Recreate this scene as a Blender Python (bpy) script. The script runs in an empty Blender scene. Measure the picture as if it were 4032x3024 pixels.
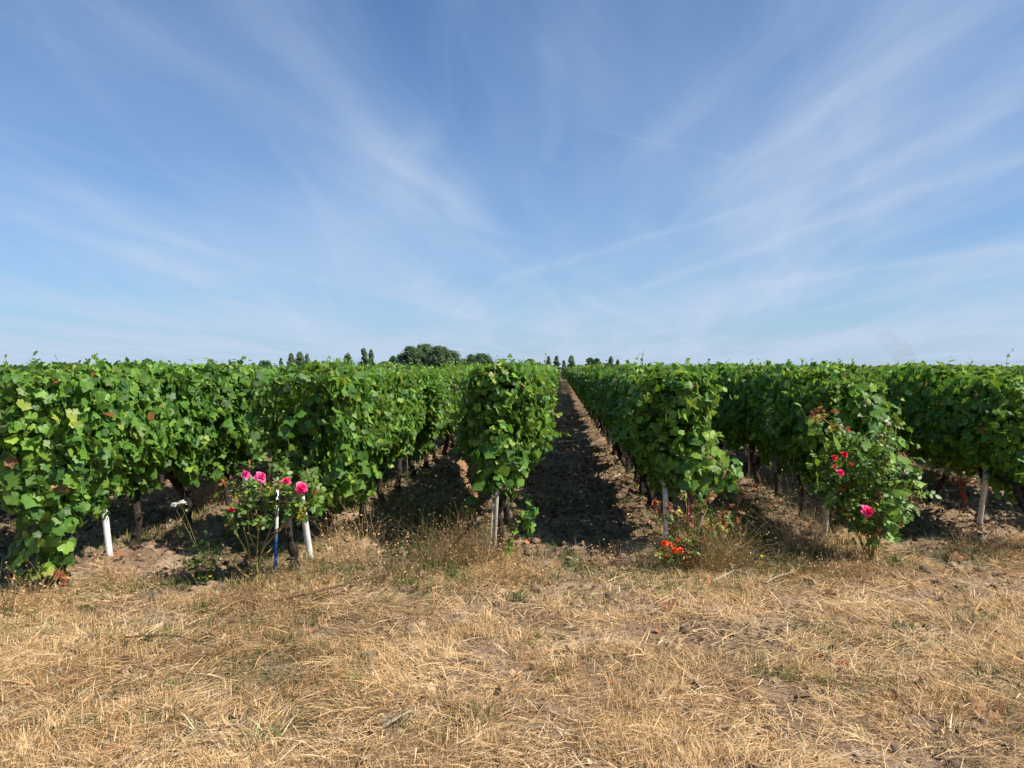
import bpy, math, random
import numpy as np
from mathutils import Vector

sc = bpy.context.scene
COL = sc.collection
R = math.radians

# ------------------------------------------------------------------ camera
CAM_H = 1.60
F_PX = 3000.0
cam_d = bpy.data.cameras.new('camera')
cam_d.sensor_width = 36.0
cam_d.lens = 36.0 * F_PX / 4032.0
cam_d.clip_start = 0.05
cam_d.clip_end = 8000
cam = bpy.data.objects.new('camera', cam_d)
COL.objects.link(cam)
YAW = math.atan(184 / F_PX)            # rows run along +Y, camera turned slightly left
PITCH = -math.atan(65 / F_PX)
cam.location = (0, 0, CAM_H)
cam.rotation_euler = (R(90) + PITCH, 0, YAW)
sc.camera = cam
sc.render.resolution_x = 1024
sc.render.resolution_y = 768

# ------------------------------------------------------------------ light
SUN_EL = R(47.5)
SUN_AZ = R(-20)                            # angle from +X towards +Y
sv = Vector((math.cos(SUN_EL) * math.cos(SUN_AZ), math.cos(SUN_EL) * math.sin(SUN_AZ), math.sin(SUN_EL)))
sun_d = bpy.data.lights.new('sun', 'SUN')
sun_d.energy = 5.0
sun_d.angle = R(0.5)
sun_d.color = (1.0, 0.93, 0.82)
sun = bpy.data.objects.new('sun', sun_d)
sun.location = (30, 0, 40)
sun.rotation_euler = sv.to_track_quat('Z', 'Y').to_euler()
COL.objects.link(sun)
sc.view_settings.view_transform = 'Standard'
sc.view_settings.look = 'None'
sc.view_settings.exposure = 0.53
sc.view_settings.gamma = 1.0
sc.view_settings.use_curve_mapping = False
sc.cycles.max_bounces = 7
sc.cycles.transparent_max_bounces = 4

world = bpy.data.worlds.new('World')
sc.world = world
world.use_nodes = True


def build_world():
    nt = world.node_tree
    N, Lk = nt.nodes, nt.links
    N.clear()
    out = N.new('ShaderNodeOutputWorld')
    bg = N.new('ShaderNodeBackground')
    bg.inputs['Strength'].default_value = 0.10
    sky = N.new('ShaderNodeTexSky')
    sky.sky_type = 'NISHITA'
    sky.sun_disc = False
    sky.sun_elevation = SUN_EL
    sky.sun_rotation = R(90) - SUN_AZ
    sky.altitude = 0
    sky.air_density = 1.0
    sky.dust_density = 0.6
    sky.ozone_density = 2.5
    tc = N.new('ShaderNodeTexCoord')
    sep = N.new('ShaderNodeSeparateXYZ')
    Lk.new(tc.outputs['Generated'], sep.inputs[0])

    def math_(op, a, b=None, c=None, clamp=False):
        m = N.new('ShaderNodeMath')
        m.operation = op
        m.use_clamp = clamp
        for i, v in enumerate((a, b, c)):
            if v is None:
                continue
            if isinstance(v, (int, float)):
                m.inputs[i].default_value = v
            else:
                Lk.new(v, m.inputs[i])
        return m.outputs[0]
    zz = math_('MAXIMUM', sep.outputs['Z'], 0.0)
    zp = math_('ADD', zz, 0.06)
    px = math_('DIVIDE', sep.outputs['X'], zp)
    py = math_('DIVIDE', sep.outputs['Y'], zp)
    comb = N.new('ShaderNodeCombineXYZ')
    Lk.new(px, comb.inputs[0])
    Lk.new(py, comb.inputs[1])

    def streaks(rot, sx, sy, off, detail, rough, lo, hi, dist=0.6, warp=0.5):
        wn = N.new('ShaderNodeTexNoise')
        wn.inputs['Scale'].default_value = 0.45
        wn.inputs['Detail'].default_value = 2
        Lk.new(comb.outputs[0], wn.inputs['Vector'])
        sub = N.new('ShaderNodeVectorMath')
        sub.operation = 'MULTIPLY_ADD'
        sub.inputs[1].default_value = (warp, warp, 0)
        Lk.new(wn.outputs['Color'], sub.inputs[0])
        Lk.new(comb.outputs[0], sub.inputs[2])
        r1 = N.new('ShaderNodeMapping')
        r1.inputs['Rotation'].default_value = (0, 0, rot)
        r1.inputs['Location'].default_value = off
        Lk.new(sub.outputs[0], r1.inputs['Vector'])
        mp = N.new('ShaderNodeMapping')
        mp.inputs['Scale'].default_value = (sx, sy, 1)
        Lk.new(r1.outputs[0], mp.inputs['Vector'])
        nz = N.new('ShaderNodeTexNoise')
        nz.inputs['Scale'].default_value = 1.0
        nz.inputs['Detail'].default_value = detail
        nz.inputs['Roughness'].default_value = rough
        nz.inputs['Distortion'].default_value = dist
        Lk.new(mp.outputs[0], nz.inputs['Vector'])
        mr = N.new('ShaderNodeMapRange')
        mr.interpolation_type = 'SMOOTHSTEP'
        mr.inputs['From Min'].default_value = lo
        mr.inputs['From Max'].default_value = hi
        Lk.new(nz.outputs['Fac'], mr.inputs['Value'])
        return mr.outputs['Result']
    s1 = streaks(R(4), 1.3, 0.14, (3.1, 1.7, 0), 5, 0.5, 0.42, 0.78)
    s2 = streaks(R(-14), 2.6, 0.22, (7.3, 4.2, 0), 6, 0.55, 0.46, 0.8)
    s3 = streaks(R(22), 2.0, 0.2, (1.3, 9.2, 0), 6, 0.55, 0.47, 0.8)
    broad = streaks(R(0), 0.5, 0.22, (5.5, 2.2, 0), 3, 0.5, 0.35, 0.72, 0.2)
    a = math_('MULTIPLY', s1, 0.24)
    b = math_('MULTIPLY', s2, 0.14)
    c = math_('MULTIPLY', s3, 0.14)
    d = math_('MULTIPLY', broad, 0.25)
    t = math_('ADD', math_('ADD', a, b), math_('ADD', c, d))
    # long cirrus bands drawn by the high wind
    wn = N.new('ShaderNodeTexNoise')
    wn.inputs['Scale'].default_value = 1.3
    wn.inputs['Detail'].default_value = 4
    Lk.new(comb.outputs[0], wn.inputs['Vector'])
    wsep = N.new('ShaderNodeSeparateColor')
    Lk.new(wn.outputs['Color'], wsep.inputs[0])
    wx = math_('ADD', px, math_('MULTIPLY', math_('SUBTRACT', wsep.outputs[0], 0.5), 0.35))
    wy = math_('ADD', py, math_('MULTIPLY', math_('SUBTRACT', wsep.outputs[1], 0.5), 0.35))
    for (p0, p1, w0, w1, amp) in BANDS:
        dx, dy = p1[0] - p0[0], p1[1] - p0[1]
        LL = math.hypot(dx, dy)
        ux, uy = dx / LL, dy / LL
        ax = math_('SUBTRACT', wx, p0[0])
        ay = math_('SUBTRACT', wy, p0[1])
        tt = math_('DIVIDE', math_('ADD', math_('MULTIPLY', ax, ux), math_('MULTIPLY', ay, uy)), LL)
        ss = math_('ADD', math_('MULTIPLY', ax, -uy), math_('MULTIPLY', ay, ux))
        wd = math_('MULTIPLY_ADD', math_('MINIMUM', math_('MAXIMUM', tt, 0.0), 1.0), w1 - w0, w0)
        q = math_('DIVIDE', ss, wd)
        g_ = math_('POWER', 2.718, math_('MULTIPLY', math_('MULTIPLY', q, q), -1.0))
        e_ = math_('MULTIPLY', math_('MULTIPLY', math_('ADD', tt, 0.15), 4.0, clamp=True), math_('MULTIPLY', math_('SUBTRACT', 1.15, tt), 4.0, clamp=True))
        m_ = math_('MULTIPLY', math_('MULTIPLY', g_, e_), math_('MULTIPLY_ADD', s2, 0.7, 0.5))
        t = math_('ADD', t, math_('MULTIPLY', m_, amp * 0.85))
    # thin veil thickens toward the horizon
    veil = math_('MULTIPLY', math_('POWER', math_('SUBTRACT', 1.0, zz), 4.4), 0.72)
    t = math_('ADD', t, veil, clamp=True)
    t = math_('MINIMUM', t, 0.9)
    mix = N.new('ShaderNodeMix')
    mix.data_type = 'RGBA'
    Lk.new(t, mix.inputs['Factor'])
    tintn = N.new('ShaderNodeMix')
    tintn.data_type = 'RGBA'
    tintn.blend_type = 'MULTIPLY'
    tintn.inputs['Factor'].default_value = 1.0
    Lk.new(sky.outputs[0], tintn.inputs['A'])
    tintn.inputs['B'].default_value = SKY_TINT
    Lk.new(tintn.outputs['Result'], mix.inputs['A'])
    mix.inputs['B'].default_value = CLOUD_COL
    Lk.new(mix.outputs['Result'], bg.inputs['Color'])
    Lk.new(bg.outputs[0], out.inputs['Surface'])


BANDS = [((-0.72, 1.6), (-0.66, 3.0), 0.10, 0.06, 0.24), ((-0.66, 2.7), (-0.38, 4.2), 0.14, 0.06, 0.32), ((-2.60, 3.3), (-2.56, 5.6), 0.13, 0.25, 0.40),
         ((-1.10, 1.8), (-0.72, 2.9), 0.16, 0.06, 0.22), ((1.78, 2.8), (0.6, 6.2), 0.08, 0.10, 0.32), ((1.42, 2.3), (1.25, 3.5), 0.05, 0.08, 0.25),
         ((0.8, 3.9), (-0.4, 5.7), 0.05, 0.12, 0.25), ((-0.04, 2.0), (-0.01, 3.0), 0.05, 0.03, 0.16), ((0.12, 2.64), (0.65, 3.0), 0.014, 0.02, 0.10),
         ((1.0, 2.0), (1.1, 4.6), 0.2, 0.3, 0.20), ((2.7, 4.4), (1.5, 6.0), 0.12, 0.2, 0.25)]
SKY_TINT = (0.29, 0.63, 0.90, 1)
CLOUD_COL = (3.9, 4.65, 5.95, 1)
build_world()

# ------------------------------------------------------------------ helpers
cy_, sy_ = math.cos(YAW), math.sin(YAW)
cp_, sp_ = math.cos(PITCH), math.sin(PITCH)
C_RIGHT = np.array([cy_, sy_, 0.0])
C_FWD = np.array([-sy_ * cp_, cy_ * cp_, sp_])
C_UP = np.cross(C_RIGHT, C_FWD)


def ray(px, py):
    return C_FWD + C_RIGHT * ((px - 2016) / F_PX) - C_UP * ((py - 1512) / F_PX)


def P(px, py, Y):
    """world point seen at photo pixel (px,py) that lies at distance Y along the rows"""
    r = ray(px, py)
    t = Y / r[1]
    return np.array([0, 0, CAM_H]) + r * t


def G(px, py):
    r = ray(px, py)
    t = -CAM_H / r[2]
    return np.array([0, 0, CAM_H]) + r * t


def _hash(ix, iy, seed):
    h = (ix.astype(np.int64) * 374761393 + iy.astype(np.int64) * 668265263 + seed * 1442695041) & 0x7fffffff
    h = ((h ^ (h >> 13)) * 1274126177) & 0x7fffffff
    h = (h ^ (h >> 16)) & 0x7fffffff
    return (h % 100003) / 100003.0


def vnoise(x, y, seed=0):
    x = np.asarray(x, float)
    y = np.asarray(y, float)
    ix = np.floor(x)
    iy = np.floor(y)
    fx = x - ix
    fy = y - iy
    fx = fx * fx * (3 - 2 * fx)
    fy = fy * fy * (3 - 2 * fy)
    a = _hash(ix, iy, seed)
    b = _hash(ix + 1, iy, seed)
    c = _hash(ix, iy + 1, seed)
    d = _hash(ix + 1, iy + 1, seed)
    return (a * (1 - fx) + b * fx) * (1 - fy) + (c * (1 - fx) + d * fx) * fy


def fbm(x, y, seed=0, octs=4, gain=0.5):
    s = 0.0
    a = 1.0
    tot = 0.0
    for o in range(octs):
        s = s + a * vnoise(np.asarray(x) * 2 ** o, np.asarray(y) * 2 ** o, seed + o * 17)
        tot += a
        a *= gain
    return s / tot


ROWS = {-3: -3.63, -2: -2.04, -1: -0.52, 1: 1.02, 2: 2.60, 3: 4.20}
for k in range(4, 60):
    ROWS[k] = 4.20 + 1.6 * (k - 3)
    ROWS[-k] = -3.63 - 1.6 * (k - 3)
ROW_X = np.array(sorted(ROWS.values()))
ROW_END = 93.0


def head_y(x):
    """where the rows begin (edge of the grassy headland)"""
    return 6.35 + 0.19 * x


def smooth(t):
    t = np.clip(t, 0, 1)
    return t * t * (3 - 2 * t)


def ground_h(x, y):
    x = np.asarray(x, float)
    y = np.asarray(y, float)
    near = 1 - smooth((y - 14) / 20)
    till = smooth((y - head_y(x) + 0.3) / 0.6)
    h = (fbm(x * 1.3, y * 1.3, 3, 3) - 0.5) * 0.07
    h = h + (fbm(x * 9, y * 11, 9, 4, 0.6) - 0.5) * (0.035 + 0.085 * till) * (0.3 + 0.7 * near)
    rx = np.min(np.abs(x[..., None] - ROW_X), axis=-1)
    h = h - 0.025 * np.exp(-((rx - 0.52) / 0.10) ** 2) * till + (fbm(x * 3.5, y * 5.5, 19, 3, 0.6) - 0.5) * 0.07 * till * (0.3 + 0.7 * near)
    h = h + 0.05 * np.exp(-(rx / 0.25) ** 2) * till
    h = h - 3.0 * smooth((y - 94) / 90)
    return h


def mesh_np(name, V, F, mats, parent=None, col=None, smooth_=False, midx=None, attr='tint'):
    """V (n,3); F (m,k) faces all of size k"""
    V = np.asarray(V, np.float32)
    F = np.asarray(F, np.int32)
    me = bpy.data.meshes.new(name)
    me.vertices.add(len(V))
    me.vertices.foreach_set('co', V.ravel())
    m, k = F.shape
    me.loops.add(m * k)
    me.loops.foreach_set('vertex_index', F.ravel())
    me.polygons.add(m)
    me.polygons.foreach_set('loop_start', np.arange(0, m * k, k, dtype=np.int32))
    try:
        me.polygons.foreach_set('loop_total', np.full(m, k, np.int32))
    except Exception:
        pass
    if smooth_:
        me.polygons.foreach_set('use_smooth', np.ones(m, bool))
    if not isinstance(mats, (list, tuple)):
        mats = [mats]
    for mt in mats:
        me.materials.append(mt)
    if midx is not None:
        me.polygons.foreach_set('material_index', np.asarray(midx, np.int32))
    if col is not None:
        a = me.attributes.new(attr, 'FLOAT_COLOR', 'POINT')
        c = np.ones((len(V), 4), np.float32)
        c[:, :col.shape[1]] = col
        a.data.foreach_set('color', c.ravel())
    me.update(calc_edges=True)
    me.validate()
    o = bpy.data.objects.new(name, me)
    COL.objects.link(o)
    if parent is not None:
        o.parent = parent
    return o


def tag(o, label=None, cat=None, group=None, kind=None):
    if label:
        o['label'] = label
    if cat:
        o['category'] = cat
    if group:
        o['group'] = group
    if kind:
        o['kind'] = kind
    return o


def empty(name, loc, label, cat, group=None, rz=0):
    o = bpy.data.objects.new(name, None)
    o.empty_display_size = 0.2
    o.location = loc
    o.rotation_euler = (0, 0, rz)
    COL.objects.link(o)
    return tag(o, label, cat, group)


class Geo:
    """collects triangles/quads (quads only or tris only are padded to tris)"""

    def __init__(s):
        s.V = []
        s.T = []
        s.C = []
        s.M = []
        s.n = 0

    def add(s, V, T, c=(0.5, 0.5, 0.5), m=0):
        V = np.asarray(V, float)
        T = np.asarray(T, int)
        if T.shape[1] == 4:
            T = np.vstack([T[:, [0, 1, 2]], T[:, [0, 2, 3]]])
        s.V.append(V)
        s.T.append(T + s.n)
        c = np.asarray(c, float)
        if c.ndim == 1:
            c = np.tile(c, (len(V), 1))
        s.C.append(c)
        s.M.append(np.full(len(T), m))
        s.n += len(V)

    def build(s, name, mats, parent=None, smooth_=False, off=None):
        V = np.vstack(s.V)
        if off is not None:
            V = V - np.asarray(off)
        return mesh_np(name, V, np.vstack(s.T), mats, parent, np.vstack(s.C), smooth_, np.concatenate(s.M))


def tube(path, rad, seg=6, cap=True, twist=0.0, rough=0.0, rng=None):
    path = np.asarray(path, float)
    n = len(path)
    rad = np.broadcast_to(np.asarray(rad, float), (n,)).copy()
    tan = np.gradient(path, axis=0)
    tan /= np.linalg.norm(tan, axis=1)[:, None] + 1e-9
    ref = np.array([0.0, 0, 1]) if abs(tan[0][2]) < 0.8 else np.array([1.0, 0, 0])
    V = []
    u = None
    for i in range(n):
        if u is None:
            u = np.cross(tan[i], ref)
        u = u - tan[i] * np.dot(u, tan[i])
        u /= np.linalg.norm(u) + 1e-9
        w = np.cross(tan[i], u)
        for k in range(seg):
            a = 2 * math.pi * k / seg + twist * i
            r = rad[i]
            if rough and rng is not None:
                r *= 1 + rough * (rng.random() - 0.5) * 2
            V.append(path[i] + r * (math.cos(a) * u + math.sin(a) * w))
    F = []
    for i in range(n - 1):
        for k in range(seg):
            k2 = (k + 1) % seg
            F.append((i * seg + k, i * seg + k2, (i + 1) * seg + k2, (i + 1) * seg + k))
    T = []
    for f in F:
        T.append((f[0], f[1], f[2]))
        T.append((f[0], f[2], f[3]))
    if cap:
        V.append(path[0])
        V.append(path[-1])
        b, t = len(V) - 2, len(V) - 1
        for k in range(seg):
            k2 = (k + 1) % seg
            T.append((b, k2, k))
            T.append((t, (n - 1) * seg + k, (n - 1) * seg + k2))
    return np.array(V), np.array(T)


def resample(pts, n):
    pts = np.asarray(pts, float)
    d = np.r_[0, np.cumsum(np.linalg.norm(np.diff(pts, axis=0), axis=1))]
    t = np.linspace(0, d[-1], n)
    out = np.stack([np.interp(t, d, pts[:, k]) for k in range(3)], 1)
    # light smoothing
    if n > 4:
        sm = out.copy()
        sm[1:-1] = (out[:-2] + 2 * out[1:-1] + out[2:]) / 4
        out = sm
    return out


# ------------------------------------------------------------------ materials
def new_mat(name):
    m = bpy.data.materials.new(name)
    m.use_nodes = True
    m.node_tree.nodes.clear()
    return m


def ramp(N, stops, interp='LINEAR'):
    r = N.new('ShaderNodeValToRGB')
    r.color_ramp.interpolation = interp
    el = r.color_ramp.elements
    while len(el) > len(stops):
        el.remove(el[-1])
    while len(el) < len(stops):
        el.new(0.5)
    for e, (p, c) in zip(el, stops):
        e.position = p
        e.color = (*c, 1)
    return r


def leaf_mat(name, stops, trans=0.35, rough=0.5, spec=0.4, back=None, blotch=0.0, tcol=(1.35, 1.25, 0.45)):
    """per leaf colour from attribute tint.x, small value shift from tint.y"""
    m = new_mat(name)
    N, L = m.node_tree.nodes, m.node_tree.links
    out = N.new('ShaderNodeOutputMaterial')
    at = N.new('ShaderNodeAttribute')
    at.attribute_name = 'tint'
    sep = N.new('ShaderNodeSeparateColor')
    L.new(at.outputs['Color'], sep.inputs[0])
    rp = ramp(N, stops)
    L.new(sep.outputs[0], rp.inputs['Fac'])
    hsv = N.new('ShaderNodeHueSaturation')
    mr = N.new('ShaderNodeMapRange')
    mr.inputs['To Min'].default_value = 0.65
    mr.inputs['To Max'].default_value = 1.35
    L.new(sep.outputs[1], mr.inputs['Value'])
    L.new(mr.outputs[0], hsv.inputs['Value'])
    L.new(rp.outputs['Color'], hsv.inputs['Color'])
    col = hsv.outputs['Color']
    # fine mottling
    nz = N.new('ShaderNodeTexNoise')
    nz.inputs['Scale'].default_value = 45
    nz.inputs['Detail'].default_value = 3
    tc = N.new('ShaderNodeTexCoord')
    L.new(tc.outputs['Object'], nz.inputs['Vector'])
    mr2 = N.new('ShaderNodeMapRange')
    mr2.inputs['To Min'].default_value = 0.78
    mr2.inputs['To Max'].default_value = 1.22
    L.new(nz.outputs['Fac'], mr2.inputs['Value'])
    mu = N.new('ShaderNodeMix')
    mu.data_type = 'RGBA'
    mu.blend_type = 'MULTIPLY'
    mu.inputs['Factor'].default_value = 1
    L.new(col, mu.inputs['A'])
    L.new(mr2.outputs[0], mu.inputs['B'])
    col = mu.outputs['Result']
    if back is not None:
        geo = N.new('ShaderNodeNewGeometry')
        mb = N.new('ShaderNodeMix')
        mb.data_type = 'RGBA'
        fac = N.new('ShaderNodeMath')
        fac.operation = 'MULTIPLY'
        fac.inputs[1].default_value = 0.55
        L.new(geo.outputs['Backfacing'], fac.inputs[0])
        L.new(fac.outputs[0], mb.inputs['Factor'])
        L.new(col, mb.inputs['A'])
        mb.inputs['B'].default_value = (*back, 1)
        col = mb.outputs['Result']
    pb = N.new('ShaderNodeBsdfPrincipled')
    pb.inputs['Roughness'].default_value = rough
    pb.inputs['Specular IOR Level'].default_value = spec
    L.new(col, pb.inputs['Base Color'])
    tr = N.new('ShaderNodeBsdfTranslucent')
    tm = N.new('ShaderNodeMix')
    tm.data_type = 'RGBA'
    tm.blend_type = 'MULTIPLY'
    tm.inputs['Factor'].default_value = 1
    tm.inputs['B'].default_value = (*tcol, 1)
    L.new(col, tm.inputs['A'])
    L.new(tm.outputs['Result'], tr.inputs['Color'])
    mx = N.new('ShaderNodeMixShader')
    mx.inputs['Fac'].default_value = trans
    L.new(pb.outputs[0], mx.inputs[1])
    L.new(tr.outputs[0], mx.inputs[2])
    L.new(mx.outputs[0], out.inputs['Surface'])
    return m


def plain_mat(name, c1, c2, scale=20, rough=0.8, bump=0.3, dist=0.01, spec=0.3, stretch=(1, 1, 1), detail=6):
    m = new_mat(name)
    N, L = m.node_tree.nodes, m.node_tree.links
    out = N.new('ShaderNodeOutputMaterial')
    pb = N.new('ShaderNodeBsdfPrincipled')
    pb.inputs['Roughness'].default_value = rough
    pb.inputs['Specular IOR Level'].default_value = spec
    tc = N.new('ShaderNodeTexCoord')
    mp = N.new('ShaderNodeMapping')
    mp.inputs['Scale'].default_value = stretch
    L.new(tc.outputs['Object'], mp.inputs['Vector'])
    nz = N.new('ShaderNodeTexNoise')
    nz.inputs['Scale'].default_value = scale
    nz.inputs['Detail'].default_value = detail
    nz.inputs['Roughness'].default_value = 0.65
    L.new(mp.outputs[0], nz.inputs['Vector'])
    rp = ramp(N, [(0.32, c1), (0.68, c2)])
    L.new(nz.outputs['Fac'], rp.inputs['Fac'])
    L.new(rp.outputs['Color'], pb.inputs['Base Color'])
    if bump:
        b = N.new('ShaderNodeBump')
        b.inputs['Strength'].default_value = bump
        b.inputs['Distance'].default_value = dist
        L.new(nz.outputs['Fac'], b.inputs['Height'])
        L.new(b.outputs[0], pb.inputs['Normal'])
    L.new(pb.outputs[0], out.inputs['Surface'])
    return m


M = {}
M['vine_leaf'] = leaf_mat('vine_leaf', [(0.0, (0.042, 0.112, 0.026)), (0.35, (0.090, 0.215, 0.034)), (0.65, (0.170, 0.320, 0.040)),
                                        (0.88, (0.24, 0.39, 0.05)), (0.97, (0.33, 0.36, 0.06)), (1.0, (0.30, 0.15, 0.05))],
                          trans=0.42, rough=0.47, spec=0.42, back=(0.14, 0.20, 0.09))
M['rose_leaf'] = leaf_mat('rose_leaf', [(0.0, (0.04, 0.09, 0.015)), (0.5, (0.10, 0.19, 0.03)), (0.85, (0.22, 0.32, 0.05)),
                                        (0.93, (0.35, 0.30, 0.04)), (1.0, (0.26, 0.09, 0.03))], trans=0.28, rough=0.45, spec=0.4)
M['dead_leaf'] = leaf_mat('dead_leaf', [(0.0, (0.10, 0.045, 0.022)), (0.5, (0.28, 0.13, 0.06)), (1.0, (0.45, 0.28, 0.14))],
                          trans=0.2, rough=0.8, spec=0.2, tcol=(1.1, 0.9, 0.7))
M['red_leaf'] = leaf_mat('red_leaf', [(0.0, (0.12, 0.015, 0.012)), (0.5, (0.25, 0.05, 0.025)), (1.0, (0.38, 0.13, 0.05))],
                         trans=0.25, rough=0.8, spec=0.2, tcol=(1.1, 0.8, 0.6))
M['grass'] = leaf_mat('grass', [(0.0, (0.05, 0.10, 0.02)), (0.22, (0.13, 0.17, 0.045)), (0.30, (0.21, 0.145, 0.07)), (0.42, (0.37, 0.235, 0.115)),
                                (0.6, (0.64, 0.41, 0.19)), (0.85, (0.76, 0.54, 0.29)), (1.0, (0.84, 0.67, 0.42))],
                      trans=0.22, rough=0.6, spec=0.25, tcol=(1.0, 0.95, 0.75))
M['litter'] = leaf_mat('litter', [(0.0, (0.07, 0.042, 0.028)), (0.35, (0.17, 0.105, 0.065)), (0.7, (0.34, 0.24, 0.15)), (0.9, (0.55, 0.43, 0.28)),
                                  (1.0, (0.36, 0.13, 0.055))], trans=0.1, rough=0.85, spec=0.15, tcol=(1, 0.9, 0.7))
M['petal_pink'] = leaf_mat('petal_pink', [(0.0, (0.80, 0.015, 0.12)), (0.6, (0.95, 0.035, 0.22)), (1.0, (0.98, 0.14, 0.38))], trans=0.3, rough=0.6,
                           spec=0.2, tcol=(1.1, 1, 1))
M['petal_mauve'] = leaf_mat('petal_mauve', [(0.0, (0.70, 0.03, 0.20)), (0.6, (0.92, 0.07, 0.33)), (1.0, (0.97, 0.30, 0.52))], trans=0.3, rough=0.6,
                            spec=0.2, tcol=(1.1, 1, 1))
M['petal_red'] = leaf_mat('petal_red', [(0.0, (0.45, 0.004, 0.02)), (0.6, (0.72, 0.012, 0.04)), (1.0, (0.9, 0.04, 0.10))], trans=0.3, rough=0.6,
                          spec=0.2, tcol=(1.1, 1, 1))
M['petal_orange'] = leaf_mat('petal_orange', [(0.0, (0.60, 0.03, 0.008)), (0.6, (0.88, 0.09, 0.015)), (1.0, (0.95, 0.25, 0.05))], trans=0.3,
                             rough=0.6, spec=0.2, tcol=(1.1, 1, 1))
M['petal_white'] = leaf_mat('petal_white', [(0.0, (0.5, 0.45, 0.38)), (1.0, (0.85, 0.83, 0.76))], trans=0.25, tcol=(1, 1, 1))
M['petal_yellow'] = leaf_mat('petal_yellow', [(0.0, (0.8, 0.48, 0.01)), (1.0, (0.9, 0.65, 0.03))], trans=0.25, tcol=(1, 1, 1))
M['tree_leaf'] = leaf_mat('tree_leaf', [(0.0, (0.055, 0.105, 0.055)), (0.5, (0.105, 0.175, 0.075)), (1.0, (0.19, 0.25, 0.11))],
                          trans=0.2, rough=0.7, spec=0.2, tcol=(1.1, 1.1, 0.7))
M['bark'] = plain_mat('vine_bark', (0.014, 0.010, 0.009), (0.085, 0.066, 0.055), 34, 0.95, 1.0, 0.03, 0.1, (1, 1, 0.35))
M['cane'] = plain_mat('cane', (0.10, 0.05, 0.025), (0.20, 0.14, 0.05), 30, 0.7, 0.3, 0.002)
M['green_cane'] = plain_mat('green_cane', (0.10, 0.14, 0.03), (0.30, 0.26, 0.08), 12, 0.55, 0.2, 0.002)
M['rose_cane'] = plain_mat('rose_cane', (0.15, 0.12, 0.025), (0.38, 0.28, 0.08), 14, 0.5, 0.3, 0.002)
M['trunk'] = plain_mat('tree_bark', (0.05, 0.04, 0.03), (0.14, 0.11, 0.08), 3, 0.9, 0.5, 0.05)
M['dead_wood'] = plain_mat('dead_wood', (0.22, 0.17, 0.12), (0.52, 0.44, 0.34), 30, 0.9, 0.6, 0.004)
M['dark_wood'] = plain_mat('dark_twig', (0.05, 0.03, 0.02), (0.17, 0.11, 0.05), 30, 0.8, 0.6, 0.004)
M['stake_wood'] = plain_mat('stake_wood', (0.22, 0.20, 0.15), (0.48, 0.44, 0.34), 18, 0.85, 0.5, 0.003, 0.2, (1, 1, 0.15))
M['white_post'] = plain_mat('white_post', (0.52, 0.50, 0.46), (0.84, 0.83, 0.80), 9, 0.5, 0.15, 0.002, 0.4, (1, 1, 0.4))
M['hole'] = plain_mat('post_hole', (0.01, 0.01, 0.01), (0.03, 0.025, 0.02), 20, 0.9, 0)
M['wire'] = plain_mat('wire', (0.20, 0.20, 0.20), (0.36, 0.36, 0.35), 20, 0.5, 0)
M['green_paint'] = plain_mat('green_paint', (0.09, 0.17, 0.08), (0.22, 0.30, 0.18), 20, 0.7, 0.2, 0.002)
M['rust'] = plain_mat('rust', (0.08, 0.055, 0.06), (0.24, 0.19, 0.20), 30, 0.8, 0.4, 0.002)
M['purple'] = plain_mat('purple_cap', (0.16, 0.02, 0.035), (0.30, 0.05, 0.08), 30, 0.6, 0.2, 0.002)


def stake_paint_mat():
    m = new_mat('painted_stake')
    N, L = m.node_tree.nodes, m.node_tree.links
    out = N.new('ShaderNodeOutputMaterial')
    pb = N.new('ShaderNodeBsdfPrincipled')
    pb.inputs['Roughness'].default_value = 0.5
    tc = N.new('ShaderNodeTexCoord')
    sp = N.new('ShaderNodeSeparateXYZ')
    L.new(tc.outputs['Object'], sp.inputs[0])
    nz = N.new('ShaderNodeTexNoise')
    nz.inputs['Scale'].default_value = 45
    nz.inputs['Detail'].default_value = 4
    L.new(tc.outputs['Object'], nz.inputs['Vector'])
    ad = N.new('ShaderNodeMath')
    ad.operation = 'MULTIPLY_ADD'
    ad.inputs[1].default_value = 0.16
    L.new(nz.outputs['Fac'], ad.inputs[0])
    L.new(sp.outputs['Z'], ad.inputs[2])
    # blue below, white above
    rp = ramp(N, [(0.0, (0.03, 0.11, 0.42)), (0.36, (0.035, 0.13, 0.45)), (0.37, (0.10, 0.16, 0.30)), (0.43, (0.16, 0.20, 0.26)), (0.44, (0.72, 0.72, 0.68)), (1.0, (0.8, 0.79, 0.75))])
    L.new(ad.outputs[0], rp.inputs['Fac'])
    rp2 = ramp(N, [(0.62, (1, 1, 1)), (0.68, (0.35, 0.3, 0.25))])
    L.new(nz.outputs['Fac'], rp2.inputs['Fac'])
    mu = N.new('ShaderNodeMix')
    mu.data_type = 'RGBA'
    mu.blend_type = 'MULTIPLY'
    mu.inputs['Factor'].default_value = 1
    L.new(rp.outputs['Color'], mu.inputs['A'])
    L.new(rp2.outputs['Color'], mu.inputs['B'])
    L.new(mu.outputs['Result'], pb.inputs['Base Color'])
    L.new(pb.outputs[0], out.inputs['Surface'])
    return m


M['painted_stake'] = stake_paint_mat()


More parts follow.
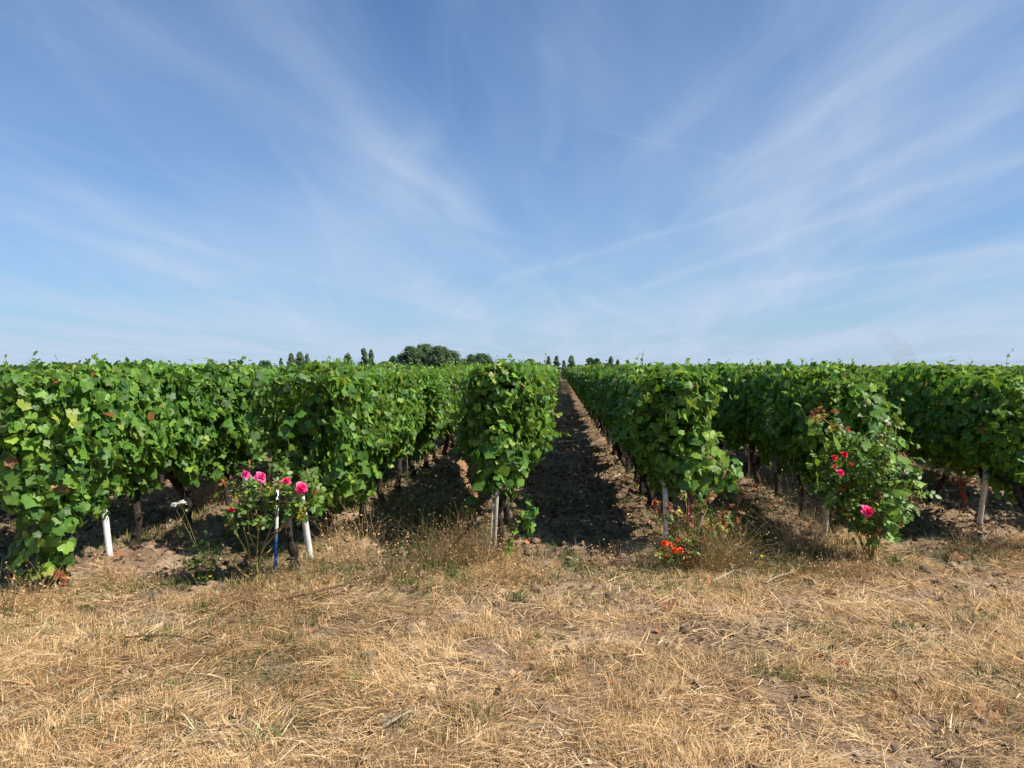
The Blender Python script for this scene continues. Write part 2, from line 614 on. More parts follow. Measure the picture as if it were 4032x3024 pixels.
def ground_mat():
    m = new_mat('ground')
    N, L = m.node_tree.nodes, m.node_tree.links
    out = N.new('ShaderNodeOutputMaterial')
    pb = N.new('ShaderNodeBsdfPrincipled')
    pb.inputs['Roughness'].default_value = 0.95
    pb.inputs['Specular IOR Level'].default_value = 0.1
    tc = N.new('ShaderNodeTexCoord')
    n1 = N.new('ShaderNodeTexNoise')
    n1.inputs['Scale'].default_value = 1.7
    n1.inputs['Detail'].default_value = 5
    n2 = N.new('ShaderNodeTexNoise')
    n2.inputs['Scale'].default_value = 28
    n2.inputs['Detail'].default_value = 8
    n2.inputs['Roughness'].default_value = 0.7
    n3 = N.new('ShaderNodeTexVoronoi')
    n3.inputs['Scale'].default_value = 35
    for n in (n1, n2, n3):
        L.new(tc.outputs['Object'], n.inputs['Vector'])
    r1 = ramp(N, [(0.35, (0.18, 0.12, 0.08)), (0.55, (0.31, 0.22, 0.15)), (0.72, (0.44, 0.33, 0.235))])
    L.new(n1.outputs['Fac'], r1.inputs['Fac'])
    r2 = ramp(N, [(0.3, (0.45, 0.42, 0.40)), (0.5, (0.9, 0.88, 0.85)), (0.7, (1.3, 1.25, 1.15))])
    L.new(n2.outputs['Fac'], r2.inputs['Fac'])
    mu = N.new('ShaderNodeMix')
    mu.data_type = 'RGBA'
    mu.blend_type = 'MULTIPLY'
    mu.inputs['Factor'].default_value = 1
    L.new(r1.outputs['Color'], mu.inputs['A'])
    L.new(r2.outputs['Color'], mu.inputs['B'])
    L.new(mu.outputs['Result'], pb.inputs['Base Color'])
    ad = N.new('ShaderNodeMath')
    ad.operation = 'MULTIPLY_ADD'
    ad.inputs[1].default_value = 0.5
    L.new(n3.outputs['Distance'], ad.inputs[0])
    L.new(n2.outputs['Fac'], ad.inputs[2])
    b = N.new('ShaderNodeBump')
    b.inputs['Strength'].default_value = 0.9
    b.inputs['Distance'].default_value = 0.02
    L.new(ad.outputs[0], b.inputs['Height'])
    L.new(b.outputs[0], pb.inputs['Normal'])
    L.new(pb.outputs[0], out.inputs['Surface'])
    return m


M['ground'] = ground_mat()

# ------------------------------------------------------------------ ground sheet
def growing(a, b, s0, k):
    v = [a]
    s = s0
    while v[-1] < b:
        v.append(v[-1] + s)
        s *= k
    return v


def make_ground():
    xs = np.arange(-6.5, 7.0, 0.032)
    xr = growing(xs[-1] + 0.04, 3500, 0.05, 1.16)
    xl = [-v for v in growing(6.54, 3500, 0.05, 1.16)][::-1]
    xs = np.r_[xl, xs, xr]
    ys = np.arange(2.4, 10.0, 0.032)
    yf = growing(ys[-1] + 0.035, 120, 0.04, 1.022)
    yf = yf + growing(yf[-1] + 4, 4500, 5, 1.12)
    yb = [-v for v in growing(-2.36, 60, 0.2, 1.3)][::-1]
    ys = np.r_[yb, ys, yf]
    X, Y = np.meshgrid(xs, ys)
    Z = ground_h(X, Y)
    V = np.stack([X, Y, Z], -1).reshape(-1, 3)
    nx, ny = len(xs), len(ys)
    i = np.arange(nx * ny).reshape(ny, nx)
    F = np.stack([i[:-1, :-1], i[:-1, 1:], i[1:, 1:], i[1:, :-1]], -1).reshape(-1, 4)
    o = mesh_np('ground', V, F, M['ground'], smooth_=True)
    o['kind'] = 'structure'


make_ground()

# ------------------------------------------------------------------ leaves
def leaf_template(kind, curl=0.25, fold=0.25, seed=0):
    """leaf in local x (side), y (towards tip), z (normal); petiole at origin; width about 1"""
    r_ = np.random.default_rng(seed)
    if kind == 'vine':
        half = [(10, 0.30), (24, 0.44), (38, 0.47), (52, 0.53), (66, 0.56), (78, 0.51), (88, 0.47), (100, 0.56), (114, 0.61), (127, 0.57), (138, 0.49), (150, 0.53), (166, 0.58), (180, 0.66)]
        # angle measured from the petiole (pointing back) to the tip
        pts = []
        for a, r in half:
            th = math.radians(a)
            rr = r * (1 + 0.22 * (r_.random() - 0.5))
            pts.append((math.sin(th) * rr, -math.cos(th) * rr))
        left = [(-x, y) for x, y in pts[:-1]][::-1]
        out = pts + left
    elif kind == 'mid':
        half = [(20, 0.42), (60, 0.55), (88, 0.47), (115, 0.60), (140, 0.49), (180, 0.66)]
        pts = [(math.sin(math.radians(a)) * r, -math.cos(math.radians(a)) * r) for a, r in half]
        out = pts + [(-x, y) for x, y in pts[:-1]][::-1]
    elif kind == 'far':
        pts = [(0.35, -0.3), (0.5, 0.1), (0.25, 0.4), (0, 0.62)]
        out = pts + [(-x, y) for x, y in pts[:-1]][::-1]
    elif kind == 'ovate':
        pts = [(0.12, 0.05), (0.30, 0.25), (0.36, 0.5), (0.26, 0.8), (0, 1.1)]
        out = pts + [(-x, y) for x, y in pts[:-1]][::-1]
    out = np.array(out)
    c = np.array([[0, 0.02]]) if kind != 'ovate' else np.array([[0, 0.45]])
    P2 = np.vstack([c, out])
    x, y = P2[:, 0], P2[:, 1]
    z = -curl * (y ** 2) * np.sign(y) * 0.9 - fold * x ** 2 + 0.10 * curl * np.sin(x * 9 + seed) + 0.12 * np.abs(x) * (fold > 0)
    V = np.stack([x, y, z], 1)
    n = len(out)
    T = np.array([(0, 1 + i, 1 + (i + 1) % n) for i in range(n)])
    if kind != 'ovate':
        T = T[:-1] if kind == 'vine' or kind == 'mid' else T
    T = T[:, [0, 2, 1]] if True else T
    # orient so normal = +z
    a, b, cc = V[T[0]]
    if np.cross(b - a, cc - a)[2] < 0:
        T = T[:, [0, 2, 1]]
    return V, T


TPL = {
    'vine': [leaf_template('vine', c, f, s) for s, (c, f) in enumerate([(0.25, 0.4), (0.6, 0.1), (0.1, 0.9), (0.9, 0.6), (-0.35, 0.7), (0.5, -0.5)])],
    'mid': [leaf_template('mid', c, f, s) for s, (c, f) in enumerate([(0.25, 0.3), (0.55, 0.1), (0.1, 0.7)])],
    'far': [leaf_template('far', 0.3, 0.3, 1)],
    'ovate': [leaf_template('ovate', 0.1, 0.5, 1), leaf_template('ovate', 0.35, 0.2, 2)],
}


def norm(v):
    return v / (np.linalg.norm(v, axis=-1, keepdims=True) + 1e-9)


def leaves(rng, pos, nrm, tip, size, kind='vine', tint=None):
    """returns V,T,C for many leaves"""
    n = len(pos)
    nrm = norm(nrm)
    tip = norm(tip - nrm * np.sum(tip * nrm, 1, keepdims=True))
    side = np.cross(tip, nrm)
    tps = TPL[kind]
    which = rng.integers(0, len(tps), n)
    Vs, Ts, Cs = [], [], []
    base = 0
    if tint is None:
        tint = np.stack([rng.random(n) * 0.7, rng.random(n), rng.random(n)], 1)
    for w, (tv, tt) in enumerate(tps):
        idx = np.where(which == w)[0]
        if len(idx) == 0:
            continue
        s = size[idx][:, None, None]
        asp = (1 + 0.15 * (rng.random(len(idx)) - 0.5))[:, None, None]
        V = pos[idx][:, None, :] + s * (tv[None, :, 0:1] * asp * side[idx][:, None, :] + tv[None, :, 1:2] * tip[idx][:, None, :]
                                        + tv[None, :, 2:3] * nrm[idx][:, None, :])
        k = tv.shape[0]
        V = V.reshape(-1, 3)
        T = (tt[None] + (np.arange(len(idx)) * k)[:, None, None]).reshape(-1, 3) + base
        Vs.append(V)
        Ts.append(T)
        Cs.append(np.repeat(tint[idx], k, axis=0))
        base += len(V)
    return np.vstack(Vs), np.vstack(Ts), np.vstack(Cs)


def vine_tint(rng, n, young=None, base=0.0):
    t = np.clip(rng.normal(0.40 + base, 0.17, n), 0, 0.8)
    y = rng.random(n) < 0.12
    t[y] = rng.uniform(0.75, 0.93, y.sum())
    if young is not None:
        t = np.clip(t + 0.28 * young, 0, 0.93)
    b = rng.random(n) < 0.006
    t[b] = 1.0
    return np.stack([t, rng.random(n), rng.random(n)], 1)


def hedge(rng, n, L=1.30, zb=0.55, zt=1.495, w=0.31, kind='vine', smin=0.040, smax=0.093, front=False, base=0.0, skew=0.0):
    """leafy wall of one vine, centred on x=0,y=0; front=True closes the -Y end"""
    so = rng.integers(1, 99999)
    parts = []
    share = np.array([0.70, 0.13, 0.17, 0.16 if front else 0.0])
    share = share / share.sum()
    ns = (share * n).astype(int)

    def prof(z, y, sg):
        u = (z - zb) / (zt - zb)
        u = np.clip(u, 0, 1)
        p = w * ((0.36 if front else 0.44) + (0.68 if front else 0.58) * smooth(u / (0.5 if front else 0.35)) + 0.10 * np.sin(u * math.pi) - 0.14 * u ** 3)
        return p + (fbm(y * 3.0 + sg * 31, z * 3.0, so, 3) - 0.5) * 0.17
    # sides
    m = ns[0]
    y = rng.uniform(-L / 2, L / 2, m)
    sg0 = np.sign(rng.random(m) - 0.5)
    zlow = zb + (fbm(y * 4.0, y * 0 + sg0 * 9, so + 5, 3) - 0.5) * 0.46
    zhi = zt + (fbm(y * 3.4, y * 0 + 3, so + 8, 2) - 0.5) * 0.17
    z = zlow + (zhi - zlow) * rng.random(m) ** 0.92
    sg = sg0
    fine = (fbm(y * 9 + sg * 11, z * 9, so + 2, 2) - 0.5) * 0.10
    x = sg * (prof(z, y, sg) + fine - rng.exponential(0.045, m) + rng.normal(0, 0.022, m))
    nr = np.stack([sg * 0.9, np.zeros(m) - 0.1, np.full(m, 0.42)], 1) + rng.normal(0, 0.50, (m, 3))
    tp = np.stack([sg * 0.25, rng.normal(0, 0.45, m), np.full(m, -1.0)], 1) + rng.normal(0, 0.3, (m, 3))
    parts.append((np.stack([x, y, z], 1), nr, tp))
    # top
    m = ns[1]
    y = rng.uniform(-L / 2, L / 2, m)
    x = rng.uniform(-w * 0.75, w * 0.75, m)
    z = zt + (fbm(y * 3.4, y * 0 + 3, so + 8, 2) - 0.5) * 0.17 - rng.exponential(0.03, m) - 0.25 * (x / w) ** 2 * 0.2
    nr = np.stack([x / w * 0.7, np.zeros(m), np.full(m, 1.0)], 1) + rng.normal(0, 0.55, (m, 3))
    tp = rng.normal(0, 1, (m, 3)) + np.array([0, 0, -0.3])
    parts.append((np.stack([x, y, z], 1), nr, tp))
    # clusters hanging below the hedge
    for q_ in range(rng.integers(1, 4)):
        m = 16
        c = np.array([rng.uniform(-0.18, 0.18), rng.uniform(-L / 2, L / 2), zb - rng.uniform(-0.04, 0.12)])
        d_ = norm(rng.normal(0, 1, (m, 3)))
        parts.append((c + d_ * np.array([0.09, 0.09, 0.14]) * rng.random((m, 1)) ** 0.5, d_ + np.array([0, 0, 0.5]) + rng.normal(0, 0.4, (m, 3)),
                      np.stack([rng.normal(0, 0.5, m), rng.normal(0, 0.5, m), np.full(m, -1.0)], 1)))
    # inner leaves (big, dark gaps between)
    m = ns[2]
    y = rng.uniform(-L / 2, L / 2, m)
    z = rng.uniform(zb + 0.05, zt - 0.05, m)
    x = rng.uniform(-1, 1, m) * w * 0.55
    nr = rng.normal(0, 1, (m, 3)) + np.array([0, 0, 0.4])
    tp = rng.normal(0, 1, (m, 3)) + np.array([0, 0, -0.8])
    parts.append((np.stack([x, y, z], 1), nr, tp))
    if front:
        m = ns[3]
        z = rng.uniform(zb - 0.02, zt - 0.02, m)
        x = rng.uniform(-1, 1, m) * w * (0.45 + 0.5 * smooth((z - zb) / 0.4))
        bulge = 0.26 * (1 - (x / w) ** 2) - 0.12 + (fbm(x * 4, z * 3.2, so + 3, 2) - 0.5) * 0.25
        y = -L / 2 - bulge + rng.exponential(0.04, m)
        nr = np.stack([x / w * 0.9 + 0.15, np.full(m, -0.45), np.full(m, 0.55)], 1) + rng.normal(0, 0.6, (m, 3))
        tp = np.stack([rng.normal(0, 0.45, m), np.full(m, -0.2), np.full(m, -1.0)], 1) + rng.normal(0, 0.25, (m, 3))
        parts.append((np.stack([x, y, z], 1), nr, tp))
    pos = np.vstack([p[0] for p in parts])
    nr = np.vstack([p[1] for p in parts])
    tp = np.vstack([p[2] for p in parts])
    # a few shoots poking above the trimmed top
    sh_p, sh_n, sh_t, sh_s = [], [], [], []
    for k in range(rng.integers(4, 8)):
        x0, y0 = rng.uniform(-0.2, 0.2), rng.uniform(-L / 2, L / 2)
        hgt = rng.uniform(0.03, 0.13)
        for j in range(4):
            f = j / 3
            sh_p.append((x0 + rng.normal(0, 0.02), y0 + rng.normal(0, 0.02), zt + hgt * f))
            sh_n.append(rng.normal(0, 0.6, 3) + np.array([0, 0, 0.8]))
            sh_t.append(rng.normal(0, 1, 3))
            sh_s.append(0.085 * (1 - 0.5 * f))
    for k in range(rng.integers(4, 8)):
        sg1 = 1 if rng.random() < 0.5 else -1
        y0 = rng.uniform(-L / 2, L / 2)
        z0 = rng.uniform(zb + 0.15, zt - 0.05)
        dr = norm(np.array([sg1 * rng.uniform(0.4, 1.0), rng.uniform(-0.8, 0.5) - (0.5 if front else 0), rng.uniform(-0.7, 0.6)]))
        p_ = np.array([sg1 * w * 0.85, y0 if not front or rng.random() < 0.5 else -L / 2, z0])
        nl = rng.integers(4, 8)
        for j in range(nl):
            p_ = p_ + dr * 0.045
            dr = norm(dr + np.array([0, 0, -0.10]) + rng.normal(0, 0.12, 3))
            sh_p.append(p_ + rng.normal(0, 0.012, 3))
            sh_n.append(rng.normal(0, 0.5, 3) + np.array([sg1 * 0.5, -0.2, 0.6]))
            sh_t.append(rng.normal(0, 0.6, 3) + np.array([0, 0, -0.6]))
            sh_s.append(0.085 * (1 - 0.6 * j / nl))
    size = smin + (smax - smin) * rng.random(len(pos)) ** 0.8
    young = smooth((pos[:, 2] - (zt - 0.16)) / 0.2) * rng.random(len(pos))
    if front:
        young = np.maximum(young, (pos[:, 1] < -L / 2 + 0.05) * rng.random(len(pos)) * 0.75)
    size = size * (1 - 0.30 * young)
    tint = vine_tint(rng, len(pos), young, base)
    pos = np.vstack([pos, np.array(sh_p)])
    nr = np.vstack([nr, np.array(sh_n)])
    tp = np.vstack([tp, np.array(sh_t)])
    size = np.r_[size, sh_s]
    tint = np.vstack([tint, vine_tint(rng, len(sh_p), np.ones(len(sh_p)) * 0.9)])
    if skew:
        k_ = np.clip(1 - (pos[:, 1] + L / 2) / 0.7, 0, 1.2)
        pos[:, 1] += skew * np.clip(w - pos[:, 0], 0, 2 * w) * k_
        nr[:, 0] += skew * 0.7 * (k_ > 0.5)
    return leaves(rng, pos, nr, tp, size, kind, tint)


def clump(rng, c, rad, n, smin, smax, kind='vine', base=0.0, droop=1.0, outward=0.8):
    """leaves spread through an ellipsoid near its surface"""
    d = norm(rng.normal(0, 1, (n, 3)))
    rr = rng.random(n) ** 0.35
    pos = np.array(c) + d * np.array(rad) * rr[:, None]
    nr = d * outward + np.array([0, -0.15, 0.45]) + rng.normal(0, 0.4, (n, 3))
    tp = np.stack([rng.normal(0, 0.5, n), rng.normal(0, 0.5, n), np.full(n, -droop)], 1)
    size = rng.uniform(smin, smax, n)
    return pos, nr, tp, size, vine_tint(rng, n, rng.random(n) * 0.35, base)


def trunk_geo(rng, hgt=0.56, r=0.038, lean=(0, 0), arms=True, knobby=0.35):
    g = Geo()
    n = 11
    z = np.linspace(-0.06, hgt, n)
    ph = rng.uniform(0, 6, 2)
    x = lean[0] * z + 0.035 * np.sin(z * 8 + ph[0]) * np.clip(z * 5, 0, 1)
    y = lean[1] * z + 0.04 * np.sin(z * 7 + ph[1]) * np.clip(z * 5, 0, 1)
    rad = r * (1.0 + 0.55 * np.exp(-((z) / 0.07) ** 2) + 0.55 * np.exp(-((z - hgt) / 0.09) ** 2) + knobby * (rng.random(n) - 0.5))
    zi = np.linspace(0, n - 1, 26)
    PI_ = [np.interp(zi, np.arange(n), a_) for a_ in (x, y, z, rad)]
    V, T = tube(np.stack(PI_[:3], 1), PI_[3], 11, True, 0.10, 0.20, rng)
    g.add(V, T)
    if arms:
        for s in (-1, 1):
            m = 6
            t = np.linspace(0, 1, m)
            px = x[-1] + rng.normal(0, 0.015, m)
            py = y[-1] + s * 0.48 * t
            pz = hgt - 0.02 + 0.07 * np.sqrt(t) + rng.normal(0, 0.01, m)
            V, T = tube(np.stack([px, py, pz], 1), r * 0.62 * (1 - 0.55 * t) * (1 + 0.3 * (rng.random(m) - 0.5)), 6, True, 0.1, 0.15, rng)
            g.add(V, T)
    # a few knobs / spurs
    for k in range(4):
        i = rng.integers(3, n)
        a = rng.uniform(0, 6.28)
        p0 = np.array([x[i], y[i], z[i]])
        p1 = p0 + np.array([math.cos(a) * 0.06, math.sin(a) * 0.06, rng.uniform(-0.02, 0.05)])
        V, T = tube([p0, (p0 + p1) / 2 + rng.normal(0, 0.006, 3), p1], [r * 0.5, r * 0.45, r * 0.3], 5, True, 0, 0.2, rng)
        g.add(V, T)
    return g


def cane_geo(rng, L=1.0, z0=0.58, z1=1.5, n=9, tall=0):
    g = Geo()
    for k in range(n):
        y0 = rng.uniform(-L / 2, L / 2)
        m = 5
        t = np.linspace(0, 1, m)
        xs = rng.uniform(-0.2, 0.2) * t + rng.normal(0, 0.012, m)
        ys = y0 + rng.uniform(-0.12, 0.12) * t
        zs = z0 + (z1 - z0) * t * rng.uniform(0.8, 1.06)
        V, T = tube(np.stack([xs, ys, zs], 1), 0.005 * (1 - 0.5 * t), 4, False)
        g.add(V, T)
    return g


# ------------------------------------------------------------------ vines
FIRST = {-3: 5.35, -2: 5.72, -1: 6.52, 1: 6.78, 2: 7.30, 3: 6.85}
STEP = {-3: 0.95, -2: 0.97, -1: 1.0, 1: 0.86, 2: 0.92, 3: 1.03}


def first_y(k):
    if k in FIRST:
        return FIRST[k]
    return head_y(ROWS[k]) + 0.55 if k > 0 else head_y(ROWS[k]) + 0.4


def step_y(k):
    return STEP.get(k, 1.0)


rngm = np.random.default_rng(11)
NVAR = 12
FOL_HI, FOL_MID, TRK, CAN = [], [], [], []


def hold(o):
    """keep only the mesh data of a builder object"""
    me = o.data
    bpy.data.objects.remove(o)
    return me


for v in range(NVAR):
    V, T, C = hedge(rngm, 2150)
    FOL_HI.append(hold(mesh_np('foliage', V, T, M['vine_leaf'], None, C)))
    V, T, C = hedge(rngm, 1150, kind='mid', smin=0.055, smax=0.108)
    FOL_MID.append(hold(mesh_np('foliage', V, T, M['vine_leaf'], None, C)))
for v in range(8):
    g = trunk_geo(rngm, rngm.uniform(0.5, 0.6), rngm.uniform(0.022, 0.036), (rngm.uniform(-0.22, 0.22), rngm.uniform(-0.45, 0.45)))
    TRK.append(hold(g.build('trunk', M['bark'])))
for v in range(5):
    CAN.append(hold(cane_geo(rngm).build('cane', M['cane'])))

ORD = ['', 'first', 'second', 'third', 'fourth', 'fifth', 'sixth', 'seventh', 'eighth', 'ninth', 'tenth', 'eleventh', 'twelfth']


def ordinal(n):
    if n < len(ORD):
        return ORD[n]
    if n % 100 in (11, 12, 13):
        return '%dth' % n
    return '%d%s' % (n, {1: 'st', 2: 'nd', 3: 'rd'}.get(n % 10, 'th'))


def row_words(k):
    side = 'left' if k < 0 else 'right'
    return '%s row %s of the earth alley' % (ordinal(abs(k)), side)


def in_view(x, y, margin=0.6):
    d = np.array([x, y, 0.8]) - np.array([0, 0, CAM_H])
    zc = d @ C_FWD
    if zc < 0.5:
        return False
    u = (d @ C_RIGHT) / zc * F_PX
    return abs(u) < 2016 + margin * F_PX / zc


MAIN = (-3, -2, -1, 1, 2, 3)
cands = []
for k in MAIN:
    j = 0
    y = first_y(k)
    while y < ROW_END:
        if in_view(ROWS[k], y):
            cands.append((y + (0 if abs(k) < 3 else 4), k, j, y))
        y += step_y(k)
        j += 1
for k in (-6, -5, -4, 4, 5, 6):
    y = first_y(k)
    j = 0
    while y < ROW_END:
        if in_view(ROWS[k], y) and y < (24 if abs(k) == 4 else 17 if abs(k) == 5 else 14):
            cands.append((y, k, j, y))
        y += step_y(k)
        j += 1
cands.sort()
CHOSEN = cands[:296]
chosen_set = {(c[1], c[2]) for c in CHOSEN}

SPECIAL = {
    (-3, 0): 'grapevine sprawling to the ground at the far left edge',
    (-2, 0): 'grapevine ending the row behind the pink rose bush and blue and white stake',
    (-1, 0): 'grapevine ending the row left of the bare earth alley, with dried shoot and grey stake',
    (1, 0): 'grapevine ending the row right of the bare earth alley, above the orange roses',
    (2, 0): 'grapevine ending the row behind the large red rose bush',
    (3, 0): 'grapevine with leaning dark trunk cut off by the right edge',
}


def sprawl(rng, items, kind='vine'):
    """extra leaf clumps (local coordinates)"""
    out = [clump(rng, it[0], it[1], int(it[2] * 1.3), it[3] * 0.85, it[4] * 0.9) for it in items]
    return leaves(rng, np.vstack([o[0] for o in out]), np.vstack([o[1] for o in out]), np.vstack([o[2] for o in out]),
                  np.concatenate([o[3] for o in out]), kind, np.vstack([o[4] for o in out]))


def end_vine(k):
    rng = np.random.default_rng(500 + k * 7)
    x0, y0 = ROWS[k], first_y(k)
    root = empty('grapevine', (x0, y0, float(ground_h(x0, y0))), SPECIAL[(k, 0)], 'grapevine', 'grapevines planted in the vineyard rows')
    g = Geo()
    par = dict(zb=0.5, zt=1.52, w=0.31, n=2200, L=0.9)
    face = {-3: 4.95, -2: 6.25, -1: 6.42, 1: 6.5, 2: 6.85, 3: 6.95}[k]
    extra = []
    if k == -3:
        par.update(zt=1.57, zb=0.60, n=2600, L=1.1)
        # plants spills towards the camera and down to the ground
        extra = [((-0.02, -0.45, 0.80), (0.26, 0.25, 0.28), 150, 0.08, 0.14), ((0.0, -0.35, 0.48), (0.22, 0.22, 0.20), 80, 0.06, 0.11),
                 ((-0.10, -0.32, 0.22), (0.24, 0.2, 0.18), 60, 0.06, 0.11), ((-0.12, -0.5, 0.95), (0.25, 0.2, 0.3), 90, 0.08, 0.13)]
    elif k == -2:
        par.update(zb=0.47, zt=1.52, skew=0.75, w=0.27)
        extra = [((0.22, -0.05, 0.62), (0.2, 0.35, 0.22), 60, 0.08, 0.14)]
    elif k == -1:
        par.update(zb=0.52, zt=1.55, skew=0.25, w=0.25, L=0.8)
        extra = [((0.02, -0.42, 0.72), (0.24, 0.14, 0.30), 70, 0.07, 0.13), ((-0.26, -0.25, 0.38), (0.07, 0.08, 0.16), 9, 0.07, 0.10),
                 ((0.27, -0.45, 0.28), (0.07, 0.08, 0.17), 26, 0.04, 0.085)]
    elif k == 1:
        par.update(zb=0.48, zt=1.52, skew=0.25, w=0.27, L=0.85)
        extra = [((0.16, -0.42, 0.75), (0.28, 0.2, 0.33), 110, 0.07, 0.13), ((0.42, -0.35, 0.62), (0.14, 0.15, 0.22), 30, 0.06, 0.11),
                 ((0.02, -0.38, 1.25), (0.22, 0.12, 0.25), 50, 0.08, 0.13)]
    elif k == 2:
        par.update(zb=0.52, zt=1.47, L=0.9)
        extra = [((0.10, -0.45, 1.12), (0.26, 0.2, 0.32), 90, 0.07, 0.13), ((-0.1, -0.45, 0.75), (0.22, 0.2, 0.2), 50, 0.07, 0.12)]
    elif k == 3:
        par.update(zb=0.55, zt=1.47, L=0.9)
        extra = [((0.05, -0.72, 0.42), (0.17, 0.18, 0.24), 90, 0.06, 0.11), ((-0.03, -0.78, 0.2), (0.12, 0.12, 0.16), 35, 0.05, 0.10)]
    n = par.pop('n')
    V, T, C = hedge(rng, n, front=True, **par)
    sh = np.array([0, face + 0.06 + par['L'] / 2 - y0, 0])
    g.add(V + sh, T, C)
    if extra:
        V, T, C = sprawl(rng, extra)
        V = V + sh
        g.add(V, T, C)
    g.build('foliage', M['vine_leaf'], root)
    lean = {-3: (-0.1, -0.1), -2: (-0.04, 0.1), -1: (0.15, -0.05), 1: (-0.1, 0.2), 2: (0.0, 0.2), 3: (-0.28, 0.1)}[k]
    tg = trunk_geo(rng, 0.56, 0.030, lean, knobby=0.9)
    tg.build('trunk', M['bark'], root)
    cane_geo(rng, 0.5, n=10, z1=1.35).build('cane', M['cane'], root, off=-sh)
    return root


def shoot(root, pts, name='shoot', leafn=5, smax=0.06, mat='vine_leaf', base=0.35, rad=0.0035, seed=1, cane='green_cane', allow=None):
    """thin cane with small leaves along world points"""
    rng = np.random.default_rng(seed)
    pth = resample(pts, 14)
    off = np.array(root.location)
    g = Geo()
    V, T = tube(pth, np.linspace(rad, rad * 0.35, len(pth)), 5, True)
    g.add(V, T, m=0)
    idx = np.linspace(2, len(pth) - 1, leafn).astype(int)
    p = pth[idx] + rng.normal(0, 0.008, (leafn, 3))
    nr = rng.normal(0, 0.5, (leafn, 3)) + np.array([0.2, -0.4, 0.5])
    tp = rng.normal(0, 0.6, (leafn, 3)) + np.array([0, 0, -0.5])
    size = np.linspace(smax, smax * 0.5, leafn)
    tint = np.stack([np.clip(rng.uniform(0.5, 0.75, leafn) + base * 0.4, 0, 0.93), rng.random(leafn), rng.random(leafn)], 1)
    V, T, C = leaves(rng, p, nr, tp, size, 'vine', tint)
    g.add(V, T, C, m=1)
    return g.build(name, [M[cane], M[mat]], root, off=off)


ENDS = {k: end_vine(k) for k in MAIN}

for pr, k, j, y in CHOSEN:
    if j == 0 and k in MAIN:
        continue
    rs = random.Random(k * 1000 + j * 7 + 3)
    x = ROWS[k] + rs.uniform(-0.03, 0.03)
    yy = y + rs.uniform(-0.05, 0.05)
    near = y < 14 and abs(k) <= 3
    me = rs.choice(FOL_HI if near else FOL_MID)
    lab = 'grapevine %s from the near end, %s' % (ordinal(j + 1), row_words(k))
    zg = float(ground_h(x, yy))
    flip = rs.random() < 0.5
    root = empty('grapevine', (x, yy, zg), lab, 'grapevine', 'grapevines planted in the vineyard rows', math.pi if flip else 0.0)
    f = bpy.data.objects.new('foliage', me)
    f.parent = root
    f.scale = (rs.uniform(0.82, 1.2), rs.uniform(0.97, 1.06), rs.uniform(0.965, 1.045) * (1.045 if k == -3 and j < 3 else 1.0))
    COL.objects.link(f)
    t = bpy.data.objects.new('trunk', rs.choice(TRK))
    t.parent = root
    s = rs.uniform(0.85, 1.2)
    t.scale = (s, s, rs.uniform(0.95, 1.08))
    t.rotation_euler = (0, 0, rs.choice((0, math.pi)))
    COL.objects.link(t)
    c = bpy.data.objects.new('cane', rs.choice(CAN))
    c.parent = root
    COL.objects.link(c)


def far_vines():
    rng = np.random.default_rng(77)
    g = Geo()
    tg = Geo()
    for k in sorted(ROWS):
        if abs(k) > 42:
            continue
        y = first_y(k)
        j = 0
        ys = []
        while y < ROW_END:
            if (k, j) not in chosen_set and in_view(ROWS[k], y, 2.0) or (3 < k < 6 and y < 14 and (k, j) not in chosen_set):
                ys.append(y)
            y += step_y(k)
            j += 1
        if not ys:
            continue
        ys = np.array(ys)
        per = 190 if abs(k) <= 3 else (110 if abs(k) <= 8 else 46)
        n = int(per * len(ys))
        yy = rng.choice(ys, n) + rng.uniform(-0.56, 0.56, n)
        hi = 0.25 if abs(k) > 8 else 0.0
        top = 1.51 + (fbm(yy * 0.9, yy * 0 + k, 5, 3) - 0.5) * 0.16
        z = 0.5 + hi + (top - 0.5 - hi) * rng.random(n) ** (0.8 if abs(k) <= 3 else 0.5)
        sg = np.sign(rng.random(n) - 0.5)
        w = 0.30 + (fbm(yy * 2, z * 2 + k * 3, 8, 2) - 0.5) * 0.2
        topm = rng.random(n) < 0.25
        x = sg * w * (0.9 + 0.2 * rng.random(n))
        x = np.where(topm, rng.uniform(-0.25, 0.25, n), x)
        z = np.where(topm, top - rng.exponential(0.03, n), z)
        nr = np.stack([np.where(topm, x, sg * 0.9), np.zeros(n), np.where(topm, 1.0, 0.4)], 1) + rng.normal(0, 0.4, (n, 3))
        tp = np.stack([sg * 0.2, rng.normal(0, 0.4, n), np.full(n, -1.0)], 1)
        zg = ground_h(np.full(n, ROWS[k]), yy)
        V, T, C = leaves(rng, np.stack([ROWS[k] + x, yy, z + zg], 1), nr, tp,
                         rng.uniform(0.13, 0.21, n) * (1.0 if abs(k) <= 8 else 1.25), 'far', vine_tint(rng, n, topm * rng.random(n)))
        g.add(V, T, C)
        if abs(k) <= 5:
            for yv in ys:
                p = np.array([[ROWS[k], yv, -0.05], [ROWS[k] + rng.normal(0, 0.03), yv + rng.normal(0, 0.05), 0.3], [ROWS[k], yv, 0.65]])
                V, T = tube(p, [0.045, 0.035, 0.04], 5, False)
                g.add(V, T, m=1)
    o = g.build('vineyard_rows', [M['vine_leaf'], M['bark']])
    tag(o, 'distant green vine rows running back to the horizon', 'vineyard', kind='stuff')


far_vines()

# tall shoots above the trimmed tops, withered shoots
def hosts(k, j):
    for o in COL.objects:
        if o.type == 'EMPTY' and \
                o.get('label', '') == 'grapevine %s from the near end, %s' % (ordinal(j + 1), row_words(k)):
            return o
    return ENDS[k]


